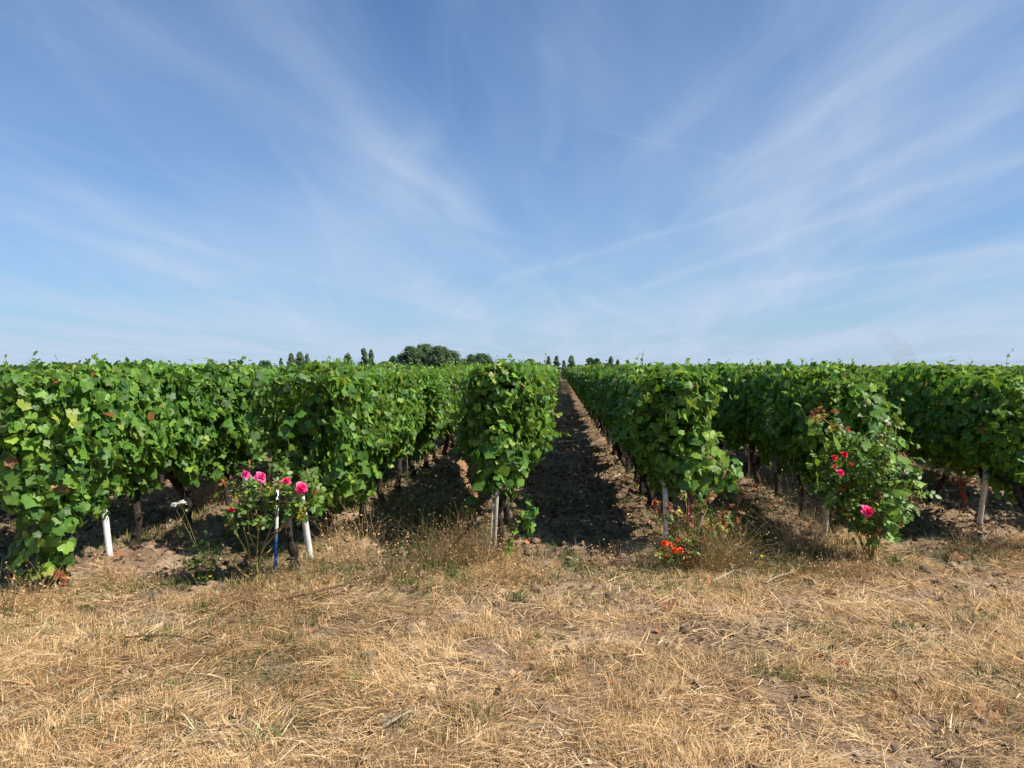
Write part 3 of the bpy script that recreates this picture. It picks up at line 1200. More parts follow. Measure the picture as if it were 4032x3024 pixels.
e = ENDS[1]
shoot(e, [P(2530, 1500, 6.5), P(2528, 1440, 6.5), P(2533, 1400, 6.5), P(2522, 1385, 6.48), P(2508, 1408, 6.46)], leafn=5, smax=0.05, seed=3)
shoot(e, [P(2532, 1480, 6.5), P(2528, 1420, 6.5), P(2536, 1366, 6.5)], leafn=2, smax=0.015, seed=4, rad=0.002)
shoot(e, [P(2770, 1640, 6.3), P(2795, 1690, 6.25), P(2800, 1780, 6.2), P(2815, 1880, 6.2), P(2838, 1930, 6.2)], leafn=8, smax=0.10, seed=5)
e = ENDS[-1]
shoot(e, [P(1950, 1480, 6.4), P(1946, 1430, 6.4), P(1958, 1395, 6.4)], leafn=4, smax=0.03, seed=6, rad=0.002)
shoot(hosts(-1, 3), [P(2145, 1480, 9.5), P(2143, 1430, 9.5), P(2150, 1395, 9.5)], leafn=4, smax=0.05, seed=7, rad=0.003)
shoot(hosts(-1, 2), [P(2062, 1480, 8.5), P(2058, 1430, 8.5), P(2064, 1408, 8.5)], leafn=3, smax=0.04, seed=8, rad=0.003)
shoot(hosts(-3, 3), [P(925, 1480, 8.2), P(935, 1440, 8.2), P(948, 1415, 8.2), P(965, 1412, 8.2)], leafn=4, smax=0.10, seed=9, base=0.1)
shoot(hosts(-3, 1), [P(384, 1480, 6.2), P(380, 1430, 6.2), P(383, 1392, 6.2)], leafn=4, smax=0.05, seed=10, cane='cane')
shoot(ENDS[-3], [P(40, 1480, 5.1), P(30, 1430, 5.1), P(18, 1402, 5.1)], leafn=4, smax=0.05, seed=12, cane='cane')
shoot(hosts(3, 1), [P(3960, 1500, 7.4), P(3962, 1430, 7.4), P(3968, 1395, 7.4), P(3990, 1378, 7.4)], leafn=5, smax=0.045, seed=13, rad=0.0025)
shoot(hosts(3, 2), [P(3830, 1480, 8.4), P(3828, 1420, 8.4), P(3822, 1405, 8.4)], leafn=4, smax=0.04, seed=14, rad=0.0025)
shoot(hosts(2, 1), [P(3205, 1480, 8.2), P(3200, 1430, 8.2), P(3192, 1412, 8.2)], leafn=4, smax=0.04, seed=15, rad=0.0025)
shoot(hosts(2, 3), [P(2842, 1480, 9.8), P(2850, 1440, 9.8), P(2862, 1424, 9.8)], leafn=4, smax=0.12, seed=16, rad=0.003, base=0.1)
shoot(ENDS[2], [P(3400, 1880, 6.6), P(3330, 1790, 6.55), P(3240, 1730, 6.5), P(3180, 1660, 6.5), P(3150, 1600, 6.5)], leafn=11, smax=0.11, seed=17, rad=0.006, cane='cane')
w = shoot(ENDS[-1], [P(1815, 1800, 6.3), P(1822, 1850, 6.25), P(1825, 1890, 6.25), P(1850, 1920, 6.2), P(1880, 1950, 6.2)], name='withered_shoot',
          leafn=22, smax=0.062, mat='dead_leaf', seed=18, cane='cane')
w['label'] = 'dried brown shoot hanging on the left side'
shoot(ENDS[-1], [P(1990, 2200, 6.2), P(2010, 2130, 6.15), P(2035, 2060, 6.1), P(2060, 2015, 6.1)], leafn=10, smax=0.075, seed=19)
w = shoot(hosts(3, 1), [P(3790, 1880, 7.6), P(3792, 1950, 7.6), P(3788, 2020, 7.6)], name='withered_shoot', leafn=14, smax=0.07, mat='red_leaf', seed=20, cane='cane')
w['label'] = 'dark red withered leaves beside the white post'
w = shoot(hosts(1, 1), [P(2580, 1960, 7.6), P(2575, 2000, 7.6), P(2585, 2010, 7.6)], name='withered_shoot', leafn=12, smax=0.06, mat='red_leaf', seed=21, cane='cane')
w['label'] = 'small cluster of withered red leaves low on the trunk'
w = shoot(ENDS[-3], [P(225, 2240, 5.2), P(240, 2270, 5.2), P(260, 2310, 5.2)], name='withered_shoot', leafn=9, smax=0.06, mat='red_leaf', seed=22, cane='cane')
w['label'] = 'dark red withered leaves near the ground'
w = shoot(ENDS[-3], [P(200, 1920, 5.0), P(240, 1925, 5.0), P(280, 1930, 5.0)], name='withered_shoot', leafn=12, smax=0.05, mat='dead_leaf', seed=23, cane='cane')
w['label'] = 'pale brown dried leaves at mid height'

# ------------------------------------------------------------------ posts, stakes, wires
def white_post(px, py, ptop, label, Y=None, r=0.026, grp='white perforated posts ending the rows', wires=True):
    b = G(px, py) if Y is None else P(px, py, Y)
    t = P(ptop[0], ptop[1], ptop[2])
    bz = float(ground_h(b[0], b[1]))
    root = empty('vine_post', (b[0], b[1], bz), label, 'post', grp)
    b = b.copy()
    b[2] = bz - 0.1
    g = Geo()
    pth = np.array([b + (t - b) * s for s in np.linspace(0, 1, 8)])
    V, T = tube(pth, r, 16, True)
    g.add(V, T)
    # row of small punched holes on the side facing the headland
    ax = norm(t - b)
    u = norm(np.cross(ax, [0, 1, 0]))
    f = norm(np.cross(u, ax))
    if f[1] > 0:
        f = -f
    sidev = u if u[0] > 0 else -u
    L = np.linalg.norm(t - b)
    for sgn, ang in ((1, -0.55),):
        nrm_ = f * math.cos(ang) + sidev * math.sin(ang)
        s = 0.2
        while s < L - 0.03:
            c = b + ax * s + nrm_ * (r - 0.0015)
            p2 = c + nrm_ * 0.0035
            V, T = tube([c, p2], [0.0045, 0.0045], 8, True)
            g.add(V, T, m=1)
            s += 0.065
    g.build('tube', [M['white_post'], M['hole']], root, smooth_=False, off=root.location)
    if wires:
        wg = Geo()
        for q in range(4):
            a = np.linspace(0, 2 * math.pi, 15)
            c = b + ax * (L - 0.05 - 0.012 * q)
            pts = np.array([c + (r + 0.002) * (math.cos(x) * u + math.sin(x) * f) + ax * 0.004 * math.sin(x + q) for x in a])
            V, T = tube(pts, 0.0016, 4, False)
            wg.add(V, T)
        wg.build('wire_tie', M['wire'], root, off=root.location)
    return root


white_post(437, 2228, (383, 1761, 6.0), 'white perforated post leaning under the leftmost visible vine row, wire tied at its top')
white_post(1230, 2211, (1178, 1900, 5.95), 'white perforated post right of the pink rose bush')
white_post(1966, 2120, (1968, 2010, 6.95), 'white post stub half hidden behind the grey wooden stake', r=0.02, wires=False)
white_post(2622, 2175, (2620, 1900, 6.6), 'weathered white post above the orange roses, right of the earth alley', r=0.023)
white_post(3242, 2110, (3262, 1930, 7.0), 'white perforated post just left of the big rose bush')
white_post(3850, 2078, (3885, 1850, 7.45), 'white perforated post nearest the right edge of the photo')


def stake(px, py, ptop, Y, name, label, mat, r, cat='stake', seg=8, cap_=None):
    b = P(px, py, Y)
    t = P(*ptop)
    bz = float(ground_h(b[0], b[1]))
    b[2] = bz - 0.08
    g = Geo()
    V, T = tube(np.array([b + (t - b) * s for s in np.linspace(0, 1, 6)]), r, seg, True)
    g.add(V, T)
    off = np.array([b[0], b[1], bz])
    o = g.build(name, M[mat], None, smooth_=seg > 6, off=off)
    o.location = off
    tag(o, label, cat)
    return o


stake(1083, 2285, (1093, 1930, 5.72), 5.72, 'painted_stake', 'slim stake painted white above and blue below, beside the pink rose bush', 'painted_stake', 0.0135)
o = stake(1944, 2185, (1958, 1925, 6.35), 6.35, 'wooden_stake', 'grey weathered wooden stake at the end of the row left of the alley', 'stake_wood', 0.0175, seg=6)
stake(1930, 2180, (1943, 1900, 6.45), 6.45, 'thin_rod', 'thin white rod just left of the grey wooden stake', 'white_post', 0.004, cat='rod')
stake(145, 2365, (148, 2150, 5.2), 5.2, 'green_stake', 'green painted stake under the leaves at the far left edge', 'green_paint', 0.0085)
stake(2750, 2248, (2764, 2030, 6.05), 6.05, 'metal_stake', 'rusty purplish stake standing in the dry weeds right of the orange roses', 'rust', 0.008)
stake(2706, 2150, (2710, 1930, 6.5), 6.5, 'capped_stake', 'thin stake with dark red top beside the post right of the alley', 'purple', 0.009)
rr_ = random.Random(4)
for k, y in [(-2, 9.9), (-1, 12.0), (1, 10.0), (2, 10.8), (3, 12.5), (-3, 10.2), (-2, 15.0), (1, 15.4), (2, 16.5), (-1, 17.5), (-3, 15.8)]:
    g = Geo()
    V, T = tube([(0, 0, -0.1), (rr_.uniform(-0.02, 0.02), rr_.uniform(-0.03, 0.03), 1.45)], 0.011, 8, True)
    g.add(V, T)
    for zc in (0.62, 0.95, 1.3):
        V, T = tube([(-0.013, 0, zc), (0.013, 0, zc), (0.02, 0, zc + 0.02)], 0.003, 4, True)
        g.add(V, T)
    o = g.build('trellis_stake', M['stake_wood'])
    x = ROWS[k] + 0.05
    o.location = (x, y, float(ground_h(x, y)))
    tag(o, 'thin pale %s trellis stake, %s' % ('farther' if y > 14 else 'nearer', row_words(k)), 'stake', 'thin trellis stakes inside the rows')
for k in MAIN:
    g = Geo()
    for zc, dx in ((0.66, 0.02), (0.98, -0.17), (0.98, 0.17), (1.32, -0.15), (1.32, 0.15)):
        n = 60
        yy = np.linspace(max(first_y(k), 6.9) + 0.35, 60, n)
        V, T = tube(np.stack([np.full(n, ROWS[k] + dx), yy, zc - 0.01 * np.sin((yy % 5) / 5 * math.pi)], 1), 0.0016, 4, False)
        g.add(V, T)
    o = g.build('trellis_wire', M['wire'])
    tag(o, 'thin steel wires carrying the vines of the %s' % row_words(k), 'wire', 'trellis wires')

# ------------------------------------------------------------------ roses
def petal(rng, g, c, axis, a, r0, r1, w, lift, curl, col):
    """one petal: grid 4x3, cup shaped"""
    axis = norm(axis)
    ref = np.array([0, 0, 1.0]) if abs(axis[2]) < 0.9 else np.array([1.0, 0, 0])
    u = norm(np.cross(axis, ref))
    v = np.cross(axis, u)
    rad = math.cos(a) * u + math.sin(a) * v
    tan = np.cross(axis, rad)
    V = []
    nu, nv = 4, 3
    for i in range(nu):
        f = i / (nu - 1)
        ww = w * math.sin(0.35 + 2.2 * f) ** 0.8 if f < 1 else w * 0.62
        rr = r0 + (r1 - r0) * f
        zz = lift * math.sin(f * 1.9) - curl * f * f
        for j in range(nv):
            s = (j / (nv - 1) - 0.5) * 2
            jit = rng.normal(0, 0.0012, 3)
            V.append(c + rad * (rr - 0.18 * abs(s) * w) + tan * s * ww * 0.5 + axis * (zz + 0.22 * abs(s) ** 2 * w * (1 if lift > 0 else 0)) + jit)
    T = []
    for i in range(nu - 1):
        for j in range(nv - 1):
            q = i * nv + j
            T += [(q, q + 1, q + nv + 1), (q, q + nv + 1, q + nv)]
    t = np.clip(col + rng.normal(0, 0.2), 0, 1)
    g.add(V, T, (t, rng.random() * 0.6 + 0.2, 0.5))


def bloom(root, pos, size, mat, axis=(0.25, -0.75, 0.6), seed=0, name='bloom', full=True, calyx=True):
    rng = np.random.default_rng(seed)
    g = Geo()
    c = np.array(pos, float)
    axis = np.array(axis, float)
    R0 = size / 2
    layers = [(6, 1.0, 0.15, 0.25), (6, 0.85, 0.32, 0.12), (5, 0.62, 0.48, 0.0), (5, 0.42, 0.58, -0.05), (4, 0.22, 0.62, -0.1)] if full else \
        [(5, 1.0, 0.35, 0.05), (4, 0.55, 0.75, -0.05), (3, 0.3, 0.85, -0.1)]
    for li, (n, rr, lift, curl) in enumerate(layers):
        for q in range(n):
            a = 2 * math.pi * (q + 0.5 * (li % 2)) / n + rng.normal(0, 0.12)
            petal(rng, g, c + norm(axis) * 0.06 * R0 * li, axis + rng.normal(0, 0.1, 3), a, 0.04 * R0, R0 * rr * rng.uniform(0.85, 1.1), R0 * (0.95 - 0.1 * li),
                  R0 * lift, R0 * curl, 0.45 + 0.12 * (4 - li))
    o = g.build(name, M[mat], root, off=root.location)
    return o


def bud(root, pos, mat, size=0.02, seed=0, name='bud', axis=(0, 0, 1)):
    g = Geo()
    c = np.array(pos, float)
    ax = norm(np.array(axis, float))
    t = np.linspace(0, 1, 7)
    pth = np.array([c + ax * size * 1.6 * x for x in t])
    V, T = tube(pth, size * 0.5 * np.array([0.35, 0.85, 1.0, 0.95, 0.8, 0.5, 0.12]), 8, True)
    g.add(V, T, (0.6, 0.5, 0.5))
    return g.build(name, M[mat], root, off=root.location, smooth_=True)


def rose_leaves(rng, centers, spread, n, smin, smax, yellow=0.06, red=0.0):
    """compound leaves: 5 ovate leaflets on a short stalk"""
    cs = centers[rng.integers(0, len(centers), n)] + rng.normal(0, 1, (n, 3)) * spread
    P_, N_, T_, S_, C_ = [], [], [], [], []
    for c in cs:
        d = norm(rng.normal(0, 1, 3) + np.array([0, -0.2, 0.2]))
        nn = norm(np.array([0.2, -0.35, 0.75]) + rng.normal(0, 0.45, 3))
        d = norm(d - nn * (d @ nn))
        s = np.cross(d, nn)
        L = rng.uniform(smin, smax)
        t0 = np.clip(rng.normal(0.45, 0.18), 0, 0.85)
        u = rng.random()
        if u < yellow:
            t0 = 0.93
        elif u < yellow + red:
            t0 = 1.0
        for (al, sd) in ((0.0, -1), (0.0, 1), (0.75, -1), (0.75, 1), (1.3, 0)):
            P_.append(c + d * al * L)
            T_.append(d * (0.35 if sd else 1) + s * sd)
            N_.append(nn + rng.normal(0, 0.2, 3))
            S_.append(L * rng.uniform(0.85, 1.1))
            C_.append((t0, rng.random(), rng.random()))
    return leaves(rng, np.array(P_), np.array(N_), np.array(T_), np.array(S_), 'ovate', np.array(C_))


def cane_tube(g, pts, r0, r1, m=0, thorns=True, rng=None):
    n = max(8, len(pts) * 3)
    pth = resample(pts, n)
    V, T = tube(pth, np.linspace(r0, r1, n), 6, True)
    g.add(V, T, m=m)
    if thorns and rng is not None:
        for i in range(1, n - 1):
            a = rng.uniform(0, 6.28)
            d = np.array([math.cos(a), math.sin(a), 0.2])
            V, T = tube([pth[i], pth[i] + d * (r0 + 0.006)], [r0 * 0.4, 0.0005], 4, False)
            g.add(V, T, m=m)
    return pth


def rose_pink():
    rng = np.random.default_rng(42)
    Y = 5.42
    b = P(1005, 2345, Y)
    root = empty('rose_bush', (b[0], b[1], float(ground_h(b[0], b[1]))), 'leggy rose bush with magenta and pink blooms in front of the painted stake', 'rose bush')
    s = 1 / 2.552

    def q(x, y, dy=0.0):
        return P(850 + x * s, 1750 + y * s, Y + dy)
    g = Geo()
    tips = []
    canes = [
        ([(405, 1560), (410, 1350), (425, 1200), (455, 1120)], 0.011, 0.009),
        ([(455, 1120), (470, 1040), (550, 960), (640, 860), (740, 700)], 0.009, 0.005),
        ([(415, 1300), (410, 1130), (420, 1000), (430, 860), (400, 640), (380, 520)], 0.008, 0.004),
        ([(365, 1230), (330, 1110), (275, 1010), (210, 910), (170, 790), (165, 690)], 0.0075, 0.004),
        ([(350, 1150), (320, 990), (290, 870), (260, 780), (250, 640)], 0.006, 0.0035),
        ([(400, 1030), (340, 930), (325, 800), (330, 620), (320, 480)], 0.005, 0.003),
        ([(425, 860), (380, 760), (340, 640), (280, 470), (300, 370)], 0.005, 0.003),
        ([(430, 880), (470, 760), (520, 640), (480, 500), (450, 400)], 0.005, 0.003),
        ([(480, 1110), (530, 1080), (570, 1030)], 0.006, 0.005),
        ([(470, 1040), (520, 930), (560, 820), (610, 700), (640, 560), (630, 370)], 0.005, 0.003),
        ([(560, 900), (680, 800), (740, 640), (700, 500), (700, 420)], 0.005, 0.003),
        ([(640, 870), (760, 740), (850, 640), (860, 520)], 0.005, 0.003),
        ([(740, 700), (880, 650), (960, 580), (1000, 490)], 0.004, 0.0025),
        ([(330, 1335), (280, 1310), (200, 1220), (130, 1110), (55, 985)], 0.007, 0.005),
        ([(410, 1420), (240, 1500), (170, 1430), (90, 1340)], 0.008, 0.006),
        ([(420, 940), (370, 915), (315, 890)], 0.005, 0.004),
        ([(330, 420), (340, 300), (335, 200)], 0.003, 0.002),
        ([(640, 450), (615, 330), (625, 235)], 0.003, 0.002),
        ([(880, 500), (910, 390), (915, 290)], 0.003, 0.002),
        ([(250, 500), (180, 420), (150, 360)], 0.003, 0.002),
    ]
    for i, (pts, r0, r1) in enumerate(canes):
        dy = rng.uniform(-0.08, 0.08, len(pts)) * np.linspace(0.1, 1, len(pts))
        pp = [q(x, y, d) for (x, y), d in zip(pts, dy)]
        if i == 0:
            pp[0][2] = -0.05
        pth = cane_tube(g, pp, r0, r1, rng=rng)
        if i not in (0, 8, 13, 14, 15):
            tips.append(pth[int(len(pth) * 0.55):])
    g.build('stem', M['rose_cane'], root, off=root.location)
    cen = np.vstack(tips + [np.array([q(x, y, rng.uniform(-0.1, 0.1)) for x, y in
                                     [(150, 480), (260, 560), (400, 560), (560, 540), (680, 540), (800, 560), (900, 480), (960, 640), (560, 700), (240, 690), (820, 720), (460, 460), (620, 460)]])])
    cen = cen[cen[:, 2] > 0.52]
    lg = Geo()
    V, T, C = rose_leaves(rng, cen, np.array([0.045, 0.055, 0.04]), 165, 0.026, 0.048, 0.06, 0.03)
    lg.add(V, T, C)
    # a few broad leaves at the right end
    pos = np.array([q(1035, 620), q(900, 700), q(900, 715, -0.03), q(830, 760), q(280, 760), q(540, 805), q(430, 770)])
    V, T, C = leaves(rng, pos, np.array([[0.2, -0.8, 0.4]] * 7) + rng.normal(0, 0.2, (7, 3)), np.array([[0.1, 0, -1.0]] * 7), np.array([0.07, 0.06, 0.05, 0.05, 0.045, 0.04, 0.045]), 'ovate')
    lg.add(V, T, C)
    lg.build('foliage', M['rose_leaf'], root, off=root.location)
    bs = [((298, 318), 0.075, 'petal_mauve', (-0.2, -0.5, 0.8), True, 'wilting mauve bloom'), ((450, 335), 0.088, 'petal_mauve', (0.2, -0.7, 0.6), True, 'full mauve pink bloom'),
          ((703, 390), 0.072, 'petal_pink', (0.1, -0.35, 0.9), False, 'half open bright pink bloom'), ((855, 442), 0.095, 'petal_pink', (0.3, -0.9, 0.25), True, 'full bright pink bloom, largest of the bush'),
          ((165, 662), 0.05, 'petal_red', (-0.3, -0.7, 0.5), False, 'small red bloom low on the left')]
    for i, (p, sz, mt, ax, full, lb) in enumerate(bs):
        o = bloom(root, q(*p, -0.12), sz * 1.08, mt, (ax[0] + 0.4, ax[1], ax[2]), 60 + i, full=full)
        o['label'] = lb
    bud(root, q(633, 355, -0.05), 'petal_red', 0.026, name='bud')
    bud(root, q(1000, 495, -0.05), 'petal_red', 0.018, name='bud')
    for x, y in ((335, 205), (150, 360), (625, 235), (915, 300)):
        o = bud(root, q(x, y), 'dead_leaf', 0.024, name='spent_flower')
        o2 = bloom(root, q(x, y + 12), 0.035, 'dead_leaf', (0.1, 0.1, -1), 80 + x, name='spent_flower', full=False)


rose_pink()


def rose_big():
    rng = np.random.default_rng(52)
    Y = 6.42
    b = P(3425, 2200, Y)
    root = empty('rose_bush', (b[0], b[1], float(ground_h(b[0], b[1]))), 'large dense rose bush with one pink bloom low down and red ones at upper left', 'rose bush')
    s = 1 / 2.371

    def q(x, y, dy=0.0):
        return P(3150 + x * s, 1550 + y * s, Y + dy)
    g = Geo()
    canes = [[(650, 1560), (640, 1300), (610, 1100), (560, 900), (500, 700)], [(660, 1560), (720, 1300), (800, 1150), (950, 1080), (1060, 930)],
             [(655, 1560), (700, 1250), (750, 1000), (790, 700), (790, 470), (810, 280)], [(640, 1560), (560, 1350), (470, 1150), (380, 900), (330, 760)],
             [(640, 1500), (500, 1250), (420, 1100), (330, 950), (250, 860)], [(790, 700), (870, 500), (900, 300), (910, 170)],
             [(750, 1000), (900, 850), (1000, 720), (1040, 620)], [(500, 900), (440, 700), (400, 560), (350, 420), (280, 250)],
             [(700, 1560), (720, 1400), (715, 1290)], [(600, 1560), (650, 1400), (560, 1250)], [(560, 900), (700, 760), (640, 560)],
             [(400, 600), (430, 450), (440, 330)], [(350, 420), (300, 300), (200, 220)]]
    cen = []
    for i, pts in enumerate(canes):
        dy = rng.uniform(-0.2, 0.2, len(pts)) * np.linspace(0.1, 1, len(pts))
        pp = [q(x, y, d) for (x, y), d in zip(pts, dy)]
        if pts[0][1] > 1540:
            pp[0][2] = -0.05
        pth = cane_tube(g, pp, 0.009 if i < 5 else 0.005, 0.003, rng=rng)
        cen.append(pth[len(pth) // 3:])
    g.build('stem', M['rose_cane'], root, off=root.location)
    d = norm(rng.normal(0, 1, (300, 3)))
    c0 = q(650, 830)
    ell = c0 + d * np.array([0.42, 0.32, 0.38]) * rng.random((300, 1)) ** 0.4
    cen = np.vstack(cen + [ell])
    cen = cen[cen[:, 2] > 0.16]
    lg = Geo()
    V, T, C = rose_leaves(rng, cen, np.array([0.05, 0.06, 0.045]), 560, 0.028, 0.050, 0.02, 0.03)
    lg.add(V, T, C)
    # reddish young leaves at top left
    top = np.array([q(x, y) for x, y in [(150, 220), (280, 230), (330, 300), (210, 260), (120, 200), (400, 900), (730, 1170), (690, 1270)]])
    V, T, C = rose_leaves(rng, top, np.array([0.03, 0.04, 0.02]), 20, 0.028, 0.045, 0.15, 0.75)
    lg.add(V, T, C)
    lg.build('foliage', M['rose_leaf'], root, off=root.location)
    # bigger lobed leaves growing through it
    vg = Geo()
    vp = np.array([q(950, 450, -0.15), q(230, 480, -0.2), q(350, 440, -0.2), q(640, 480, -0.1), q(880, 590, -0.2), q(970, 610, -0.2), q(950, 920, -0.25), q(850, 1080, -0.25),
                   q(880, 1270, -0.25), q(920, 1130, -0.2), q(510, 440), q(830, 1190, -0.2), q(160, 800, -0.1), q(190, 850, -0.1), q(1040, 690, -0.1), q(830, 1340, -0.2), q(1100, 820, -0.1), q(570, 560, -0.2)])
    n = len(vp)
    V, T, C = leaves(rng, vp, np.array([[0.3, -0.6, 0.5]] * n) + rng.normal(0, 0.35, (n, 3)), np.array([[0.2, 0, -0.9]] * n) + rng.normal(0, 0.4, (n, 3)), rng.uniform(0.08, 0.125, n),
                     'vine', np.stack([rng.uniform(0.55, 0.88, n), rng.random(n), rng.random(n)], 1))
    del vg
    nv_ = len(V) // n
    order = np.argsort(T[:, 0] // nv_, kind='stable')
    T = T[order]
    nt_ = len(T) // n
    for q_ in range(n):
        mesh_np('creeping_leaf', V[q_ * nv_:(q_ + 1) * nv_] - np.array(root.location), T[q_ * nt_:(q_ + 1) * nt_] - q_ * nv_, M['vine_leaf'], root, C[q_ * nv_:(q_ + 1) * nv_])
    for i, (p, sz, mt, ax, full, lb) in enumerate([((615, 1100), 0.105, 'petal_pink', (0.2, -0.9, 0.2), True, 'full bright pink bloom low at the front'), ((368, 742), 0.065, 'petal_pink', (0.1, -0.7, 0.6), True, 'small pink bloom'),
                                                   ((315, 605), 0.068, 'petal_red', (-0.1, -0.6, 0.7), True, 'red bloom'), ((412, 575), 0.075, 'petal_red', (-0.2, -0.5, 0.7), True, 'red bloom'),
                                                   ((315, 680), 0.05, 'petal_red', (0, -0.8, 0.3), False, 'red bloom'), ((440, 340), 0.045, 'petal_red', (0.1, -0.5, 0.8), False, 'small red bloom at the top'),
                                                   ((470, 665), 0.045, 'petal_red', (0.3, -0.6, 0.6), False, 'red bloom')]):
        o = bloom(root, q(*p, -0.36 if i == 0 else -0.3), sz * (1.08 if i < 2 else 0.85), mt, (ax[0] + 0.45, ax[1], ax[2]), 160 + i, full=full)
        o['label'] = lb
    for x, y in ((935, 1215), (820, 290), (985, 600)):
        bloom(root, q(x, y, -0.1), 0.05, 'red_leaf' if x == 935 else 'dead_leaf', (0.2, -0.5, -0.8), 190 + x, name='spent_flower', full=False)


rose_big()


def rose_orange():
    rng = np.random.default_rng(62)
    Y = 6.05
    b = P(2690, 2240, Y)
    root = empty('rose_bush', (b[0], b[1], float(ground_h(b[0], b[1]))), 'low half dried rose bush with orange red blooms beside the earth alley', 'rose bush')
    s = 1 / 3.016

    def q(x, y, dy=0.0):
        return P(2500 + x * s, 1800 + y * s, Y + dy)
    g = Geo()
    canes = [[(560, 1350), (540, 1200), (480, 1080), (380, 1030)], [(560, 1350), (620, 1100), (640, 900), (620, 650), (600, 470)], [(600, 1350), (720, 1100), (760, 850), (860, 600)],
             [(580, 1350), (560, 1100), (500, 850), (440, 700), (430, 600)], [(640, 900), (720, 760), (800, 600), (900, 420)], [(760, 850), (900, 780), (1050, 740), (1140, 640)],
             [(1050, 740), (1075, 680), (1065, 620)], [(490, 1420), (480, 1280), (530, 1150)], [(560, 1100), (620, 1050), (500, 960)], [(700, 1000), (900, 900), (980, 780)]]
    cen = []
    for i, pts in enumerate(canes):
        dy = rng.uniform(-0.15, 0.15, len(pts)) * np.linspace(0.1, 1, len(pts))
        pp = [q(x, y, d) for (x, y), d in zip(pts, dy)]
        if pts[0][1] == 1350:
            pp[0][2] = -0.05
        pth = cane_tube(g, pp, 0.006, 0.0025, rng=rng)
        cen.append(pth[len(pth) // 3:])
    g.build('stem', M['rose_cane'], root, off=root.location)
    cen = np.vstack(cen)
    lg = Geo()
    V, T, C = rose_leaves(rng, cen, np.array([0.05, 0.06, 0.05]), 115, 0.018, 0.034, 0.10, 0.45)
    lg.add(V, T, C)
    low = np.array([q(x, y) for x, y in [(340, 1150), (400, 1180), (480, 1120), (420, 980), (560, 1180), (640, 1060), (330, 1060)]])
    V, T, C = rose_leaves(rng, low, np.array([0.03, 0.05, 0.03]), 34, 0.022, 0.038, 0.02, 0.02)
    lg.add(V, T, C)
    lg.build('foliage', M['rose_leaf'], root, off=root.location)
    for i, (p, sz, ax, full) in enumerate([((352, 1032), 0.068, (-0.1, -0.7, 0.6), True), ((470, 1108), 0.058, (0, -0.8, 0.4), True), ((543, 1108), 0.056, (0.2, -0.8, 0.4), True), ((415, 1052), 0.045, (0.2, -0.5, 0.7), False),
                                           ((500, 985), 0.035, (0.2, -0.7, 0.5), False), ((378, 1168), 0.03, (0, -0.9, 0.1), False)]):
        bloom(root, q(*p, -0.18), sz, 'petal_orange', ax, 260 + i, full=full)
    for x, y in ((590, 440), (535, 470), (900, 410), (425, 575)):
        bloom(root, q(x, y, -0.1), 0.045, 'dead_leaf', (0.0, -0.3, 0.8), 290 + x, name='spent_flower', full=False)


rose_orange()

# ------------------------------------------------------------------ grass and litter
def headland_mask(x, y):
    """1 on the grassy headland, 0 between the rows"""
    rx = np.min(np.abs(np.asarray(x)[..., None] - ROW_X), axis=-1)
    e = head_y(x) - 0.95 + 1.0 * np.exp(-(rx / 0.38) ** 2) + 1.1 * (fbm(x * 1.6, y * 1.6, 41, 3) - 0.5)
    return 1 - smooth((y - e) / 0.5)


BARE = [(G(2640, 2500), 0.42, 0.22), (G(2850, 2470), 0.45, 0.14), (G(2330, 2320), 0.50, 0.28), (G(2480, 2390), 0.45, 0.25),  (G(3900, 2300), 0.6, 0.35), (G(3600, 2270), 0.5, 0.15), (G(4000, 2900), 0.45, 0.30), (G(640, 2270), 0.3, 0.15), (G(520, 2480), 0.45, 0.10), (G(3500, 2480), 0.4, 0.09),
        (G(1150, 2620), 0.2, 0.08), (G(900, 2440), 0.35, 0.10)]


def bare(x, y):
    b = np.zeros_like(x)
    for c, rx, ry in BARE:
        b = np.maximum(b, np.exp(-(((x - c[0]) / rx) ** 2 + ((y - c[1]) / ry) ** 2) * 1.2))
    return b


def blades(rng, x, y, z, L, az, lean, w, tint, bend=0.4):
    """tapered 3-section blade; lean 0 upright .. 1 flat"""
    n = len(x)
    h = np.stack([np.cos(az), np.sin(az), np.zeros(n)], 1)
    lz = np.cos(lean * math.pi / 2)
    lh = np.sin(lean * math.pi / 2)
    d1 = h * lh[:, None] + np.array([0, 0, 1]) * lz[:, None]
    lean2 = np.clip(lean + bend * rng.uniform(0.2, 1, n), 0, 1.12)
    d2 = h * np.sin(lean2 * math.pi / 2)[:, None] + np.array([0, 0, 1]) * np.cos(lean2 * math.pi / 2)[:, None]
    sw = rng.normal(0, 0.25, n)
    side = np.stack([-np.sin(az + sw), np.cos(az + sw), rng.normal(0, 0.3, n)], 1)
    p0 = np.stack([x, y, z], 1)
    p1 = p0 + d1 * (L * 0.5)[:, None]
    p2 = p1 + d2 * (L * 0.5)[:, None]
    hw = (w / 2)[:, None]
    V = np.stack([p0 - side * hw, p0 + side * hw, p1 - side * hw * 0.8, p1 + side * hw * 0.8, p2], 1).reshape(-1, 3)
    b = (np.arange(n) * 5)[:, None, None]
    T = (np.array([[0, 1, 3], [0, 3, 2], [2, 3, 4]])[None] + b).reshape(-1, 3)
    C = np.repeat(tint, 5, axis=0)
    return V, T, C


